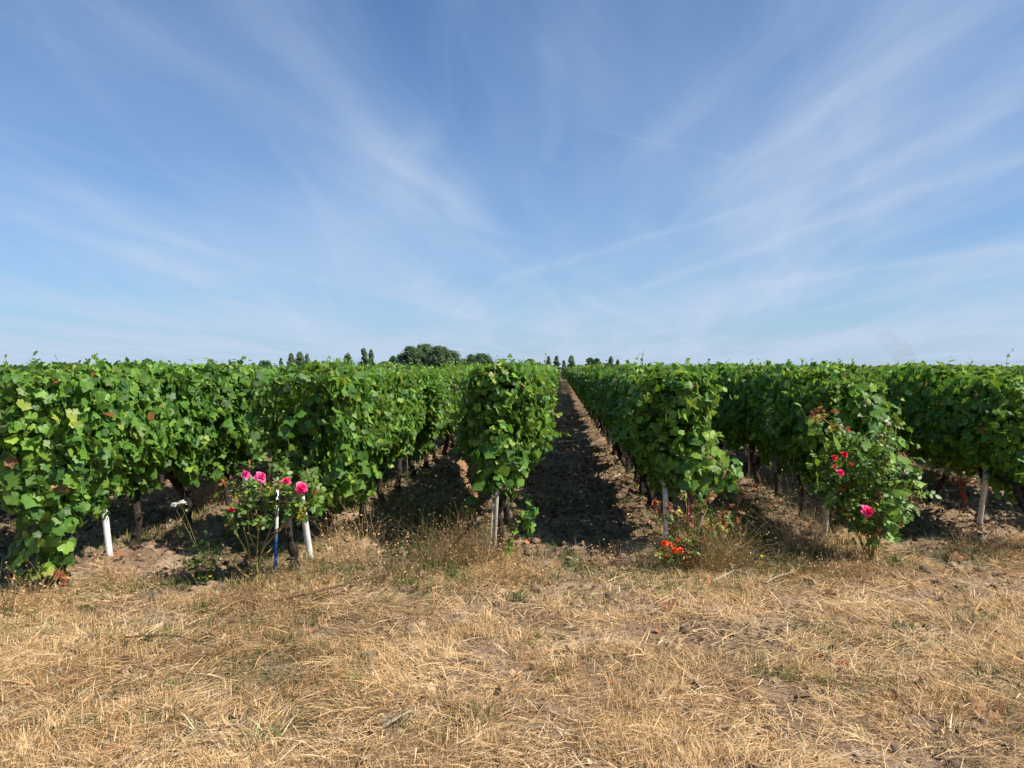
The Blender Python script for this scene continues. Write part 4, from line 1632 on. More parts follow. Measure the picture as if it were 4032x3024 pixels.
def scatter(rng, n, x0, x1, y0, y1, fn):
    """sample points in the visible wedge with density fn in 0..1"""
    out = []
    while n > 0:
        m = max(2000, n * 2)
        # denser near the camera: uniform in 1/y
        y = rng.uniform(y0, y1, m)
        x = rng.uniform(x0, x1, m)
        ok = (np.abs((x * C_RIGHT[0] + y * C_RIGHT[1]) / (x * C_FWD[0] + y * C_FWD[1])) < 0.75) & (rng.random(m) < fn(x, y))
        x, y = x[ok], y[ok]
        out.append(np.stack([x[:n], y[:n]], 1))
        n -= len(out[-1])
    return np.vstack(out)


def make_grass():
    rng = np.random.default_rng(5)
    # --- lying straw
    def dens(x, y):
        m = headland_mask(x, y) * (1 - 0.72 * bare(x, y)) * (0.28 + 0.9 * smooth((fbm(x * 3.4, y * 4.2, 21, 4, 0.6) - 0.36) / 0.22))
        return np.clip(m * np.clip(4.4 / y, 0.4, 1.3) / 1.3, 0, 1)
    p = scatter(rng, 115000, -4.6, 5.6, 2.7, 7.6, dens)
    x, y = p[:, 0], p[:, 1]
    az = (fbm(x * 2.1, y * 2.1, 31, 2) - 0.5) * 12 + rng.normal(0, 1.1, len(x))
    L = 0.03 + 0.17 * rng.random(len(x)) ** 2.0
    z = ground_h(x, y) + rng.exponential(0.011, len(x)) + 0.002
    lean = rng.uniform(0.72, 1.03, len(x))
    t = np.clip(rng.normal(0.64, 0.22, len(x)) + (fbm(x * 1.7, y * 2.0, 51, 3) - 0.5) * 0.5, 0.27, 1)
    V, T, C = blades(rng, x, y, z, L, az, lean, 0.0016 + 0.0034 * rng.random(len(x)) ** 1.5, np.stack([t, rng.random(len(x)), rng.random(len(x))], 1), 0.2)
    o = mesh_np('fallen_straw', V, T, M['grass'], None, C)
    tag(o, 'pale mown straw lying flat over the headland', 'straw', kind='stuff')

    # --- standing dry grass in tufts
    def dens2(x, y):
        f = fbm(x * 2.4, y * 2.4, 61, 3)
        m = headland_mask(x, y) * (1 - 0.95 * bare(x, y)) * smooth((f - 0.42) / 0.16)
        return np.clip(m * np.clip(4.4 / y, 0.4, 1.3) / 1.3, 0, 1)
    p = scatter(rng, 7000, -4.6, 5.6, 2.7, 7.4, dens2)
    k = 10
    x = np.repeat(p[:, 0], k) + rng.normal(0, 0.018, len(p) * k)
    y = np.repeat(p[:, 1], k) + rng.normal(0, 0.018, len(p) * k)
    n = len(x)
    az0 = np.repeat((fbm(p[:, 0] * 1.6, p[:, 1] * 1.6, 71, 2) - 0.5) * 12, k)
    az = az0 + rng.normal(0, 1.2, n)
    L = rng.uniform(0.03, 0.10, n) * np.repeat(rng.uniform(0.6, 1.25, len(p)), k)
    t = np.clip(rng.normal(0.62, 0.14, n) + np.repeat((fbm(p[:, 0] * 1.3, p[:, 1] * 1.3, 81, 3) - 0.5) * 1.0, k), 0.28, 1)
    V, T, C = blades(rng, x, y, ground_h(x, y) - 0.003, L, az, rng.uniform(0.08, 0.62, n), rng.uniform(0.0016, 0.0038, n), np.stack([t, rng.random(n), rng.random(n)], 1), 0.35)
    o = mesh_np('dry_grass', V, T, M['grass'], None, C)
    tag(o, 'sun bleached dry grass tufts covering the headland', 'grass', kind='stuff')

    # --- green grass and weeds scattered
    def dens3(x, y):
        f = fbm(x * 1.8 + 7, y * 1.8, 91, 3)
        m = smooth((f - 0.52) / 0.12) * headland_mask(x, y) * 0.45
        # weedy strips between rows
        for kx, wx, y0 in ((-1.15, 0.22, 7.8), (1.95, 0.22, 7.2), (3.45, 0.2, 8.2), (-2.9, 0.25, 7.2), (-0.95, 0.35, 6.2)):
            m = m + 1.6 * np.exp(-((x - kx) / wx) ** 2) * np.exp(-((y - y0) / 0.9) ** 2)
        m = m + 0.5 * np.exp(-(((x - G(1290, 2260)[0]) / 0.3) ** 2 + ((y - G(1290, 2260)[1]) / 0.15) ** 2))
        m = m + 0.45 * smooth((f - 0.42) / 0.1) * np.exp(-((y - head_y(x) + 0.5) / 0.4) ** 2)
        m = m + 0.34 * (1 - headland_mask(x, y)) * smooth((f - 0.5) / 0.1)
        return np.clip(m * (1 - 0.9 * bare(x, y)), 0, 1)
    p = scatter(rng, 7500, -5, 6, 3.0, 11.5, dens3)
    k = 8
    x = np.repeat(p[:, 0], k) + rng.normal(0, 0.015, len(p) * k)
    y = np.repeat(p[:, 1], k) + rng.normal(0, 0.015, len(p) * k)
    n = len(x)
    L = rng.uniform(0.04, 0.13, n) * np.repeat(rng.uniform(0.5, 1.3, len(p)), k)
    t = np.clip(rng.normal(0.12, 0.08, n), 0, 0.26)
    V, T, C = blades(rng, x, y, ground_h(x, y) - 0.003, L, rng.uniform(0, 6.28, n), rng.uniform(0.1, 0.7, n), rng.uniform(0.002, 0.005, n), np.stack([t, rng.random(n), rng.random(n)], 1), 0.4)
    o = mesh_np('green_grass', V, T, M['grass'], None, C)
    tag(o, 'small patches of green grass and weeds between the dry stalks', 'grass', kind='stuff')


make_grass()


def row_weeds():
    rng = np.random.default_rng(25)
    n = 5200
    k = rng.choice(np.array([ROWS[q] for q in MAIN] + [ROWS[-4], ROWS[4]]), n)
    y = 6.4 + 22 * rng.random(n) ** 1.7
    x = k + rng.normal(0, 0.26, n)
    keep = (fbm(x * 3, y * 1.6, 131, 3) > 0.44) & (y > head_y(x) - 0.2)
    x, y = x[keep], y[keep]
    q = 7
    xx = np.repeat(x, q) + rng.normal(0, 0.02, len(x) * q)
    yy = np.repeat(y, q) + rng.normal(0, 0.02, len(x) * q)
    m = len(xx)
    t = np.clip(np.repeat(rng.choice([0.1, 0.2, 0.34, 0.5], len(x), p=[0.35, 0.2, 0.25, 0.2]), q) + rng.normal(0, 0.06, m), 0, 0.75)
    V, T, C = blades(rng, xx, yy, ground_h(xx, yy) - 0.004, rng.uniform(0.03, 0.15, m), rng.uniform(0, 6.28, m), rng.uniform(0.1, 0.9, m), rng.uniform(0.003, 0.008, m), np.stack([t, rng.random(m), rng.random(m)], 1), 0.4)
    o = mesh_np('row_weeds', V, T, M['grass'], None, C)
    tag(o, 'mixed green and withered weeds sprouting along the vine trunks', 'weeds', kind='stuff')


row_weeds()


def make_litter():
    rng = np.random.default_rng(15)

    def dens(x, y):
        m = (1 - 0.75 * headland_mask(x, y)) * (0.4 + 0.9 * smooth((fbm(x * 2.5, y * 1.5, 121, 3) - 0.38) / 0.25))
        return np.clip(m * np.clip(7.5 / y, 0.12, 1), 0, 1)
    p = scatter(rng, 42000, -9, 10, 3.0, 26, dens)
    x, y = p[:, 0], p[:, 1]
    n = len(x)
    pos = np.stack([x, y, ground_h(x, y) + rng.uniform(0.0, 0.02, n)], 1)
    nr = rng.normal(0, 0.7, (n, 3)) + np.array([0, 0, 1.0])
    tp = rng.normal(0, 1, (n, 3))
    t = np.clip(rng.normal(0.48, 0.28, n), 0, 0.93)
    r_ = rng.random(n) < 0.05
    t[r_] = 1.0
    V, T, C = leaves(rng, pos, nr, tp, rng.uniform(0.012, 0.065, n), 'far', np.stack([t, rng.random(n), rng.random(n)], 1))
    g = Geo()
    g.add(V, T, C)
    # straw bits and short twigs between rows
    p = scatter(rng, 22000, -9, 10, 5.5, 24, dens)
    x, y = p[:, 0], p[:, 1]
    n = len(x)
    V, T, C = blades(rng, x, y, ground_h(x, y) + rng.uniform(0, 0.02, n), rng.uniform(0.04, 0.18, n), rng.normal(0.2, 1.2, n), rng.uniform(0.85, 1.03, n), rng.uniform(0.003, 0.007, n),
                     np.stack([np.clip(rng.normal(0.6, 0.25, n), 0, 0.95), rng.random(n), rng.random(n)], 1), 0.1)
    g.add(V, T, C)
    o = g.build('leaf_litter', M['litter'])
    tag(o, 'dry leaf fragments, bark chips and pruned twigs on the bare soil', 'litter', kind='stuff')
    # soil clods
    p = scatter(rng, 10000, -7, 8, 3.0, 16, lambda a, b: np.clip((1 - 0.8 * headland_mask(a, b)) + bare(a, b) * 0.8, 0, 1) * np.clip(7 / b, 0.2, 1))
    x, y = p[:, 0], p[:, 1]
    n = len(x)
    base = np.array([[1, 0, 0], [-1, 0, 0], [0, 1, 0], [0, -1, 0], [0, 0, 1], [0, 0, -1], [.7, .7, .5], [-.7, .6, .5], [.6, -.7, .45], [-.6, -.7, .5]], float)
    tri = np.array([[4, 6, 7], [4, 7, 9], [4, 9, 8], [4, 8, 6], [0, 2, 6], [2, 7, 6], [2, 1, 7], [1, 9, 7], [1, 3, 9], [3, 8, 9], [3, 0, 8], [0, 6, 8]])
    s = rng.exponential(0.014, n) + 0.005
    s = np.minimum(s, 0.055)
    V = base[None] * s[:, None, None] * rng.uniform(0.6, 1.3, (n, 10, 3)) * np.array([1, 1, 0.7])
    V = V + np.stack([x, y, ground_h(x, y) + s * 0.1], 1)[:, None, :]
    T = (tri[None] + (np.arange(n) * 10)[:, None, None]).reshape(-1, 3)
    o = mesh_np('soil_clods', V.reshape(-1, 3), T, M['ground'])
    tag(o, 'crumbly brown soil clods and pebbles along the alleys', 'soil', kind='stuff')


make_litter()

# ------------------------------------------------------------------ weeds as things
def tangle(px, py, rx, ry, rz, n, label, lo, hi, seed, cat='dry weeds', name='dry_weed', Lmin=0.1, Lmax=0.4, w=0.0022, up=0.9, spread=0.6, heads=0, grp='clumps of dry weeds'):
    rng = np.random.default_rng(seed)
    b = G(px, py)
    b[2] = float(ground_h(b[0], b[1]))
    a = rng.uniform(0, 2 * math.pi, n)
    r = np.sqrt(rng.random(n))
    x0 = b[0] + np.cos(a) * r * rx * 0.8
    y0 = b[1] + np.sin(a) * r * ry * 0.8
    segs = 6
    pts = np.zeros((n, segs + 1, 3))
    pts[:, 0] = np.stack([x0, y0, ground_h(x0, y0) - 0.01], 1)
    dome = np.sqrt(np.clip(1 - (r * 0.9) ** 2, 0.05, 1))
    L = rng.uniform(Lmin, Lmax, n) * (0.35 + 0.65 * dome) * rz / 0.2
    d = norm(np.stack([np.cos(a) * r * spread, np.sin(a) * r * spread, np.full(n, up)], 1) + rng.normal(0, 0.35, (n, 3)))
    for s_ in range(segs):
        d = norm(d + rng.normal(0, 0.22, (n, 3)) + np.array([0, 0, -0.05]))
        pts[:, s_ + 1] = pts[:, s_] + d * (L / segs)[:, None]
    gz = ground_h(pts[:, 1:, 0], pts[:, 1:, 1]) + 0.004
    pts[:, 1:, 2] = np.maximum(pts[:, 1:, 2], gz)
    sv_ = norm(rng.normal(0, 1, (n, 3)))[:, None, :]
    wd = np.linspace(1, 0.4, segs + 1)[None, :, None] * w * rng.uniform(0.6, 1.3, (n, 1, 1))
    V = np.stack([pts - sv_ * wd / 2, pts + sv_ * wd / 2], 2).reshape(-1, 3)
    per = (segs + 1) * 2
    T = []
    for s_ in range(segs):
        q = s_ * 2
        T += [[q, q + 1, q + 3], [q, q + 3, q + 2]]
    T = (np.array(T)[None] + (np.arange(n) * per)[:, None, None]).reshape(-1, 3)
    t = rng.uniform(lo, hi, n)
    C = np.repeat(np.stack([t, rng.random(n), rng.random(n)], 1), per, axis=0)
    g = Geo()
    g.add(V, T, C)
    # seed specks / tiny leaves along the stems
    m = n * 2
    ii = rng.integers(0, n, m)
    jj = rng.integers(2, segs + 1, m)
    pp = pts[ii, jj] + rng.normal(0, 0.006, (m, 3))
    V, T, C = leaves(rng, pp, rng.normal(0, 1, (m, 3)), rng.normal(0, 1, (m, 3)), rng.uniform(0.006, 0.016, m), 'far', np.stack([t[ii], rng.random(m), rng.random(m)], 1))
    g.add(V, T, C)
    o = g.build(name, M['grass'], None, off=b)
    o.location = b
    tag(o, label, cat, grp)
    return o


tangle(1830, 2210, 0.30, 0.22, 0.30, 1500, 'reddish brown dried weed tangle left of the grey wooden stake', 0.27, 0.45, 1)
tangle(2010, 2290, 0.32, 0.14, 0.22, 500, 'straw coloured weed clump in front of the grey wooden stake', 0.36, 0.66, 2)
tangle(2790, 2230, 0.30, 0.22, 0.38, 1700, 'rounded brown dry weed mound around the rusty stake', 0.18, 0.54, 3)
tangle(2590, 2270, 0.16, 0.12, 0.22, 220, 'small grey green weed clump under the orange roses', 0.10, 0.45, 4)
tangle(3160, 2170, 0.22, 0.16, 0.45, 330, 'upright blond dry grass tuft left of the big rose bush', 0.45, 0.8, 5, Lmin=0.2, up=1.6, spread=0.25)
tangle(1400, 2220, 0.26, 0.14, 0.35, 260, 'tall dry grass tuft right of the white post by the pink roses', 0.42, 0.75, 6, Lmin=0.2, up=1.3, spread=0.7)
tangle(1690, 2260, 0.20, 0.15, 0.36, 260, 'green and straw weed clump with seed heads left of the brown tangle', 0.08, 0.5, 7, Lmin=0.15, up=1.4)
tangle(3680, 1900, 0.32, 0.5, 0.62, 900, 'tall dull olive weeds between the two rightmost visible rows', 0.20, 0.42, 8)
tangle(2920, 2010, 0.32, 0.6, 0.40, 900, 'low dark green and brown weeds behind the dry mound', 0.10, 0.36, 9)
tangle(1680, 2060, 0.40, 0.9, 0.30, 1200, 'low dark olive weeds in the shade left of the alley row', 0.12, 0.36, 10)
tangle(3900, 2190, 0.35, 0.2, 0.28, 420, 'sprawling brown weed clump in front of the rightmost white post', 0.25, 0.5, 11)
tangle(800, 1990, 0.35, 0.6, 0.42, 600, 'straw coloured weeds seen under the leftmost visible vine row', 0.35, 0.6, 12)
tangle(3350, 2270, 0.35, 0.14, 0.16, 380, 'low dry stubble at the foot of the big rose bush', 0.3, 0.55, 13)
tangle(1010, 2400, 0.45, 0.18, 0.16, 520, 'low tangled brown weeds at the foot of the pink rose bush', 0.28, 0.52, 14)
tangle(1250, 2300, 0.45, 0.18, 0.14, 420, 'low grey green stubble between the white post and the dark branch', 0.12, 0.5, 16)
tangle(560, 2300, 0.35, 0.16, 0.12, 300, 'short brown stubble in front of the leftmost white post', 0.28, 0.55, 17)
tangle(2400, 2230, 0.30, 0.12, 0.14, 240, 'thin fringe of dry stalks across the alley mouth', 0.3, 0.65, 18)
tangle(3050, 2250, 0.42, 0.20, 0.16, 520, 'low olive brown weeds between the dry mound and the big rose bush', 0.12, 0.5, 19)
tangle(2930, 2120, 0.35, 0.25, 0.20, 520, 'dark green low weeds in the shade right of the dry mound', 0.04, 0.3, 20)
tangle(1560, 2300, 0.35, 0.16, 0.14, 320, 'short straw tuft between the branch tip and the brown tangle', 0.3, 0.66, 21)
tangle(120, 2400, 0.30, 0.18, 0.22, 380, 'dry grass clump around the green stake at the left edge', 0.35, 0.7, 15)


def green_tuft(px, py, n, L, label, seed, name='grass_tuft', wide=0.007, tlo=0.02, thi=0.2, flat=0.6):
    rng = np.random.default_rng(seed)
    b = G(px, py)
    b[2] = float(ground_h(b[0], b[1]))
    x = b[0] + rng.normal(0, 0.03, n)
    y = b[1] + rng.normal(0, 0.025, n)
    V, T, C = blades(rng, x, y, ground_h(x, y) - 0.004, rng.uniform(0.5, 1.1, n) * L, rng.uniform(0, 6.28, n), rng.uniform(0.1, flat, n), rng.uniform(0.5, 1.2, n) * wide,
                     np.stack([rng.uniform(tlo, thi, n), rng.random(n), rng.random(n)], 1), 0.4)
    o = mesh_np(name, V - b, T, M['grass'], None, C)
    o.location = b
    tag(o, label, 'grass tuft', 'green grass tufts')


green_tuft(2040, 2370, 34, 0.16, 'green grass tuft in front of the row left of the alley', 1)
green_tuft(2120, 2510, 18, 0.12, 'dark green grass tuft in the dry grass below the alley', 2)
green_tuft(3520, 2230, 60, 0.20, 'broad spreading green grass tuft right of the big rose bush', 3, wide=0.010, flat=0.9)
green_tuft(800, 2410, 60, 0.15, 'spreading green grass tuft left of the pink rose bush', 4, flat=0.95)
green_tuft(470, 2320, 26, 0.10, 'small bluish green tuft right of the green stake', 5)
green_tuft(1260, 2270, 70, 0.12, 'green weed patch right of the blue stake foot', 6, flat=0.8)
green_tuft(1780, 2290, 20, 0.2, 'narrow upright green tuft left of the brown tangle', 7, flat=0.3)
green_tuft(3560, 2475, 40, 0.08, 'low green tuft in the dry grass at right', 8)
green_tuft(590, 2540, 60, 0.13, 'dark green weed patch crossed by a dark twig', 9)
green_tuft(3790, 2330, 30, 0.10, 'low green tuft near the right edge', 10)
green_tuft(2380, 2160, 30, 0.16, 'green weed in the shade of the alley right side', 11)
green_tuft(2180, 1990, 24, 0.2, 'green weed growing in the middle of the alley', 12)
green_tuft(2640, 2330, 40, 0.14, 'green tuft below the orange roses', 13)
green_tuft(20, 2420, 16, 0.45, 'tall green grass stems at the left edge', 14, flat=0.25, wide=0.006, thi=0.25)


def weed(px, py, Y, stems, label, seed, head=None, name='wild_flower', cat='wild flower', lf=14, grp=None, lsize=0.03):
    """stems: list of polylines in photo px"""
    rng = np.random.default_rng(seed)
    b = P(px, py, Y)
    root = empty(name, (b[0], b[1], float(ground_h(b[0], b[1]))), label, cat, grp)
    g = Geo()
    allp = []
    for i, st in enumerate(stems):
        pp = [P(x, y, Y + rng.uniform(-0.05, 0.05)) for x, y in st]
        if i == 0:
            pp[0][2] = -0.02
        pth = resample(pp, 12)
        V, T = tube(pth, np.linspace(0.0024, 0.0010, 12), 5, True)
        g.add(V, T)
        allp.append(pth)
        if head:
            kind, mt, sz = head
            c = pth[-1]
            if kind == 'umbel':
                hg = Geo()
                for q_ in range(70):
                    a = rng.uniform(0, 6.28)
                    r = math.sqrt(rng.random()) * sz
                    t = c + np.array([math.cos(a) * r, math.sin(a) * r, 0.035 - 0.4 * r * r / sz + rng.normal(0, 0.003)])
                    V, T = tube([c, t], 0.0008, 3, False)
                    g.add(V, T)
                    for q2 in range(3):
                        pz = t + rng.normal(0, 0.004, 3)
                        V, T, C = leaves(rng, pz[None], np.array([[0, -0.3, 1.0]]) + rng.normal(0, 0.3, (1, 3)), rng.normal(0, 1, (1, 3)), np.array([0.011]), 'far', np.array([[rng.random(), 0.6, 0.5]]))
                        hg.add(V, T, C)
                hg.build('flower_head', M[mt], root, off=root.location)
            elif kind == 'daisy':
                hg = Geo()
                ax = norm(np.array([0.1, -0.6, 0.8]) + rng.normal(0, 0.2, 3))
                for q_ in range(12):
                    petal(rng, hg, c, ax, 2 * math.pi * q_ / 12, 0.001, sz, sz * 0.5, sz * 0.15, 0, 0.6)
                hg.build('flower_head', M[mt], root, off=root.location)
            elif kind == 'seed':
                d = norm(pth[-1] - pth[-2])
                hp = [c + d * sz * t for t in np.linspace(0, 1, 5)]
                hg = Geo()
                V, T = tube(hp, [0.004, 0.009, 0.010, 0.008, 0.003], 7, True, 0, 0.2, rng)
                hg.add(V, T, (0.5, 0.5, 0.5))
                hg.build('flower_head', M[mt], root, off=root.location)
    g.build('stem', M['green_cane'], root, off=root.location)
    ap = np.vstack(allp)
    if lf:
        c = ap[rng.integers(0, len(ap), lf)] + rng.normal(0, 0.012, (lf, 3))
        V, T, C = leaves(rng, c, rng.normal(0, 0.5, (lf, 3)) + np.array([0, -0.2, 0.7]), rng.normal(0, 1, (lf, 3)), rng.uniform(0.5, 1.1, lf) * lsize, 'ovate', np.stack([rng.uniform(0.2, 0.75, lf), rng.random(lf), rng.random(lf)], 1))
        lg = Geo()
        lg.add(V, T, C)
        lg.build('foliage', M['rose_leaf'], root, off=root.location)


weed(815, 2290, 5.75, [[(815, 2290), (790, 2190), (755, 2090), (715, 1992)], [(790, 2190), (735, 2080), (690, 2000)]], 'white wild carrot umbel on a thin stem in front of the dark trunks', 301, ('umbel', 'petal_white', 0.028), lf=10)
weed(800, 2330, 5.5, [[(800, 2330), (790, 2230), (812, 2150), (806, 2090)], [(795, 2280), (760, 2200), (745, 2140)], [(800, 2300), (840, 2220), (850, 2160)], [(800, 2300), (770, 2260), (730, 2220)]],
     'tall leafy green weed left of the pink rose bush', 302, None, name='leafy_weed', cat='weed', lf=90, lsize=0.045)
weed(830, 2420, 5.1, [[(830, 2420), (800, 2330), (762, 2272)]], 'single dried flower stalk leaning left in front of the leafy weed', 303, ('seed', 'dead_leaf', 0.022), lf=0)
for i, (x0, y0, x1, y1, Y, lb) in enumerate([(820, 2350, 829, 2268, 5.4, 'small yellow flower, topmost of those left of the pink rose bush'), (880, 2390, 884, 2305, 5.3, 'small yellow flower left of the pink rose stem'),
                                             (965, 2440, 962, 2367, 5.1, 'small yellow flower in front of the pink rose stem'), (1040, 2380, 1038, 2322, 5.2, 'small yellow flower between rose stem and blue stake'),
                                             (575, 2440, 578, 2398, 5.2, 'lone yellow flower low in the grass left of the weeds'), (3655, 2400, 3660, 2372, 5.2, 'yellow flower in the dry grass at far right'),
                                             (3838, 2440, 3842, 2412, 5.0, 'yellow flower nearest the right edge'), (3000, 2250, 3000, 2190, 6.0, 'yellow flower in the shade right of the dry mound')]):
    weed(x0, y0, Y, [[(x0, y0), ((x0 + x1) / 2 + 2, (y0 + y1) / 2), (x1, y1)]], lb, 320 + i, ('daisy', 'petal_yellow', 0.013), lf=2, lsize=0.02, grp='small yellow wild flowers')
for i, (x0, y0, x1, y1, Y, lb) in enumerate([(1750, 2300, 1755, 2230, 5.7, 'grass stalk with a fat seed head left of the brown weed tangle'), (1776, 2300, 1785, 2238, 5.7, 'shorter seed head stalk beside the fat one'),
                                             (2900, 2230, 2862, 2080, 5.9, 'tall dried seed stalk above the dry mound right side'), (2925, 2230, 2915, 2090, 5.9, 'second tall dried seed stalk right of the dry mound'),
                                             (1740, 2120, 1722, 2050, 6.6, 'thin curved dry stalk in the shaded weeds')]):
    weed(x0, y0, Y, [[(x0, y0), ((x0 + x1) / 2 + 3, (y0 + y1) / 2), (x1, y1)]], lb, 340 + i, ('seed', 'dead_leaf', 0.03), lf=0, name='seed_stalk', cat='dry stalk', grp='dry seed stalks')


def branch(name, label, pts, r0, r1, mat, twigs=()):
    g = Geo()
    rng = np.random.default_rng(len(pts) * 31)
    w3 = []
    for (x, y, h) in pts:
        p = G(x, y)
        p[2] = float(ground_h(p[0], p[1])) + h
        w3.append(p)
    off = w3[0].copy()
    pth = resample(w3, max(12, len(pts) * 4))
    pth[:, 2] += rng.normal(0, 0.002, len(pth))
    V, T = tube(pth, np.linspace(r0, r1, len(pth)) * (1 + 0.15 * rng.normal(0, 1, len(pth))), 7, True, 0, 0.1, rng)
    g.add(V, T)
    for tw in twigs:
        w3 = []
        for (x, y, h) in tw:
            p = G(x, y)
            p[2] = float(ground_h(p[0], p[1])) + h
            w3.append(p)
        V, T = tube(resample(w3, 8), np.linspace(r1 * 1.1, r1 * 0.5, 8), 5, True)
        g.add(V, T)
    o = g.build(name, M[mat], None, off=off)
    o.location = off
    tag(o, label, 'branch', 'branches lying on the headland')


branch('fallen_branch', 'long thin dark branch lying in the grass right of the pink roses', [(1080, 2395, 0.05), (1200, 2385, 0.085), (1290, 2370, 0.09), (1400, 2350, 0.09), (1500, 2335, 0.10), (1555, 2310, 0.12), (1570, 2290, 0.15)], 0.009, 0.004, 'dark_wood',
       [[(1290, 2370, 0.03), (1305, 2362, 0.05), (1318, 2368, 0.05)]])
branch('fallen_branch', 'pale bleached branch with forks lying below the dry mound', [(2805, 2305, 0.02), (2850, 2285, 0.04), (2885, 2262, 0.05), (2920, 2266, 0.05), (2980, 2290, 0.03), (3060, 2315, 0.02)], 0.011, 0.005, 'dead_wood',
       [[(2885, 2262, 0.05), (2878, 2252, 0.08)], [(2850, 2285, 0.04), (2880, 2292, 0.02), (2900, 2290, 0.02)]])
branch('fallen_branch', 'short pale stick right of the forked branch', [(3010, 2300, 0.02), (3050, 2285, 0.03), (3090, 2270, 0.03), (3120, 2266, 0.03)], 0.007, 0.005, 'dead_wood')
branch('fallen_branch', 'thin dark twig lying in the green weed patch at lower left', [(490, 2560, 0.06), (600, 2565, 0.085), (700, 2568, 0.085), (780, 2585, 0.075), (860, 2592, 0.05)], 0.0045, 0.003, 'dark_wood')
branch('fallen_branch', 'grey stick half buried in straw near the bottom centre', [(1500, 2890, 0.02), (1560, 2870, 0.04), (1620, 2850, 0.045)], 0.008, 0.005, 'dead_wood')


def fallen_leaf(px, py, label, seed, mat='dead_leaf', size=0.07, n=1):
    rng = np.random.default_rng(seed)
    b = G(px, py)
    b[2] = float(ground_h(b[0], b[1])) + 0.03
    pos = b + rng.normal(0, 1, (n, 3)) * np.array([0.04, 0.03, 0.006]) * (n > 1)
    V, T, C = leaves(rng, pos, rng.normal(0, 0.35, (n, 3)) + np.array([0, -0.5, 0.8]), rng.normal(0, 1, (n, 3)), np.full(n, size) * rng.uniform(0.7, 1.1, n), 'vine', np.stack([rng.uniform(0.4, 0.8, n), rng.random(n), rng.random(n)], 1))
    o = mesh_np('fallen_leaf', V - b, T, M[mat], None, C)
    o.location = b
    tag(o, label, 'leaf', 'fallen leaves')


fallen_leaf(1780, 2845, 'curled orange brown leaf near the bottom centre', 1)
fallen_leaf(3310, 2620, 'dark red withered leaves in the straw at lower right', 2, 'red_leaf', 0.06, 2)
fallen_leaf(3270, 2345, 'large brown curled leaf in front of the big rose bush', 3, size=0.10)
fallen_leaf(2190, 2232, 'orange brown leaf on the shaded soil at the alley mouth', 4, size=0.08)
fallen_leaf(3770, 2215, 'drift of dead brown leaves left of the rightmost post', 5, size=0.09, n=9)
fallen_leaf(3960, 2280, 'dead brown leaves near the right edge', 6, size=0.09, n=4)
fallen_leaf(2650, 2400, 'brown leaves at the edge of the bare soil', 7, size=0.07, n=3)
fallen_leaf(3900, 2810, 'brown leaves near the lower right corner', 8, size=0.06, n=4)
fallen_leaf(1620, 2610, 'reddish leaf in the straw left of centre', 9, size=0.06)
fallen_leaf(310, 2710, 'upright brown leaf in the lower left straw', 10, size=0.08, n=2)

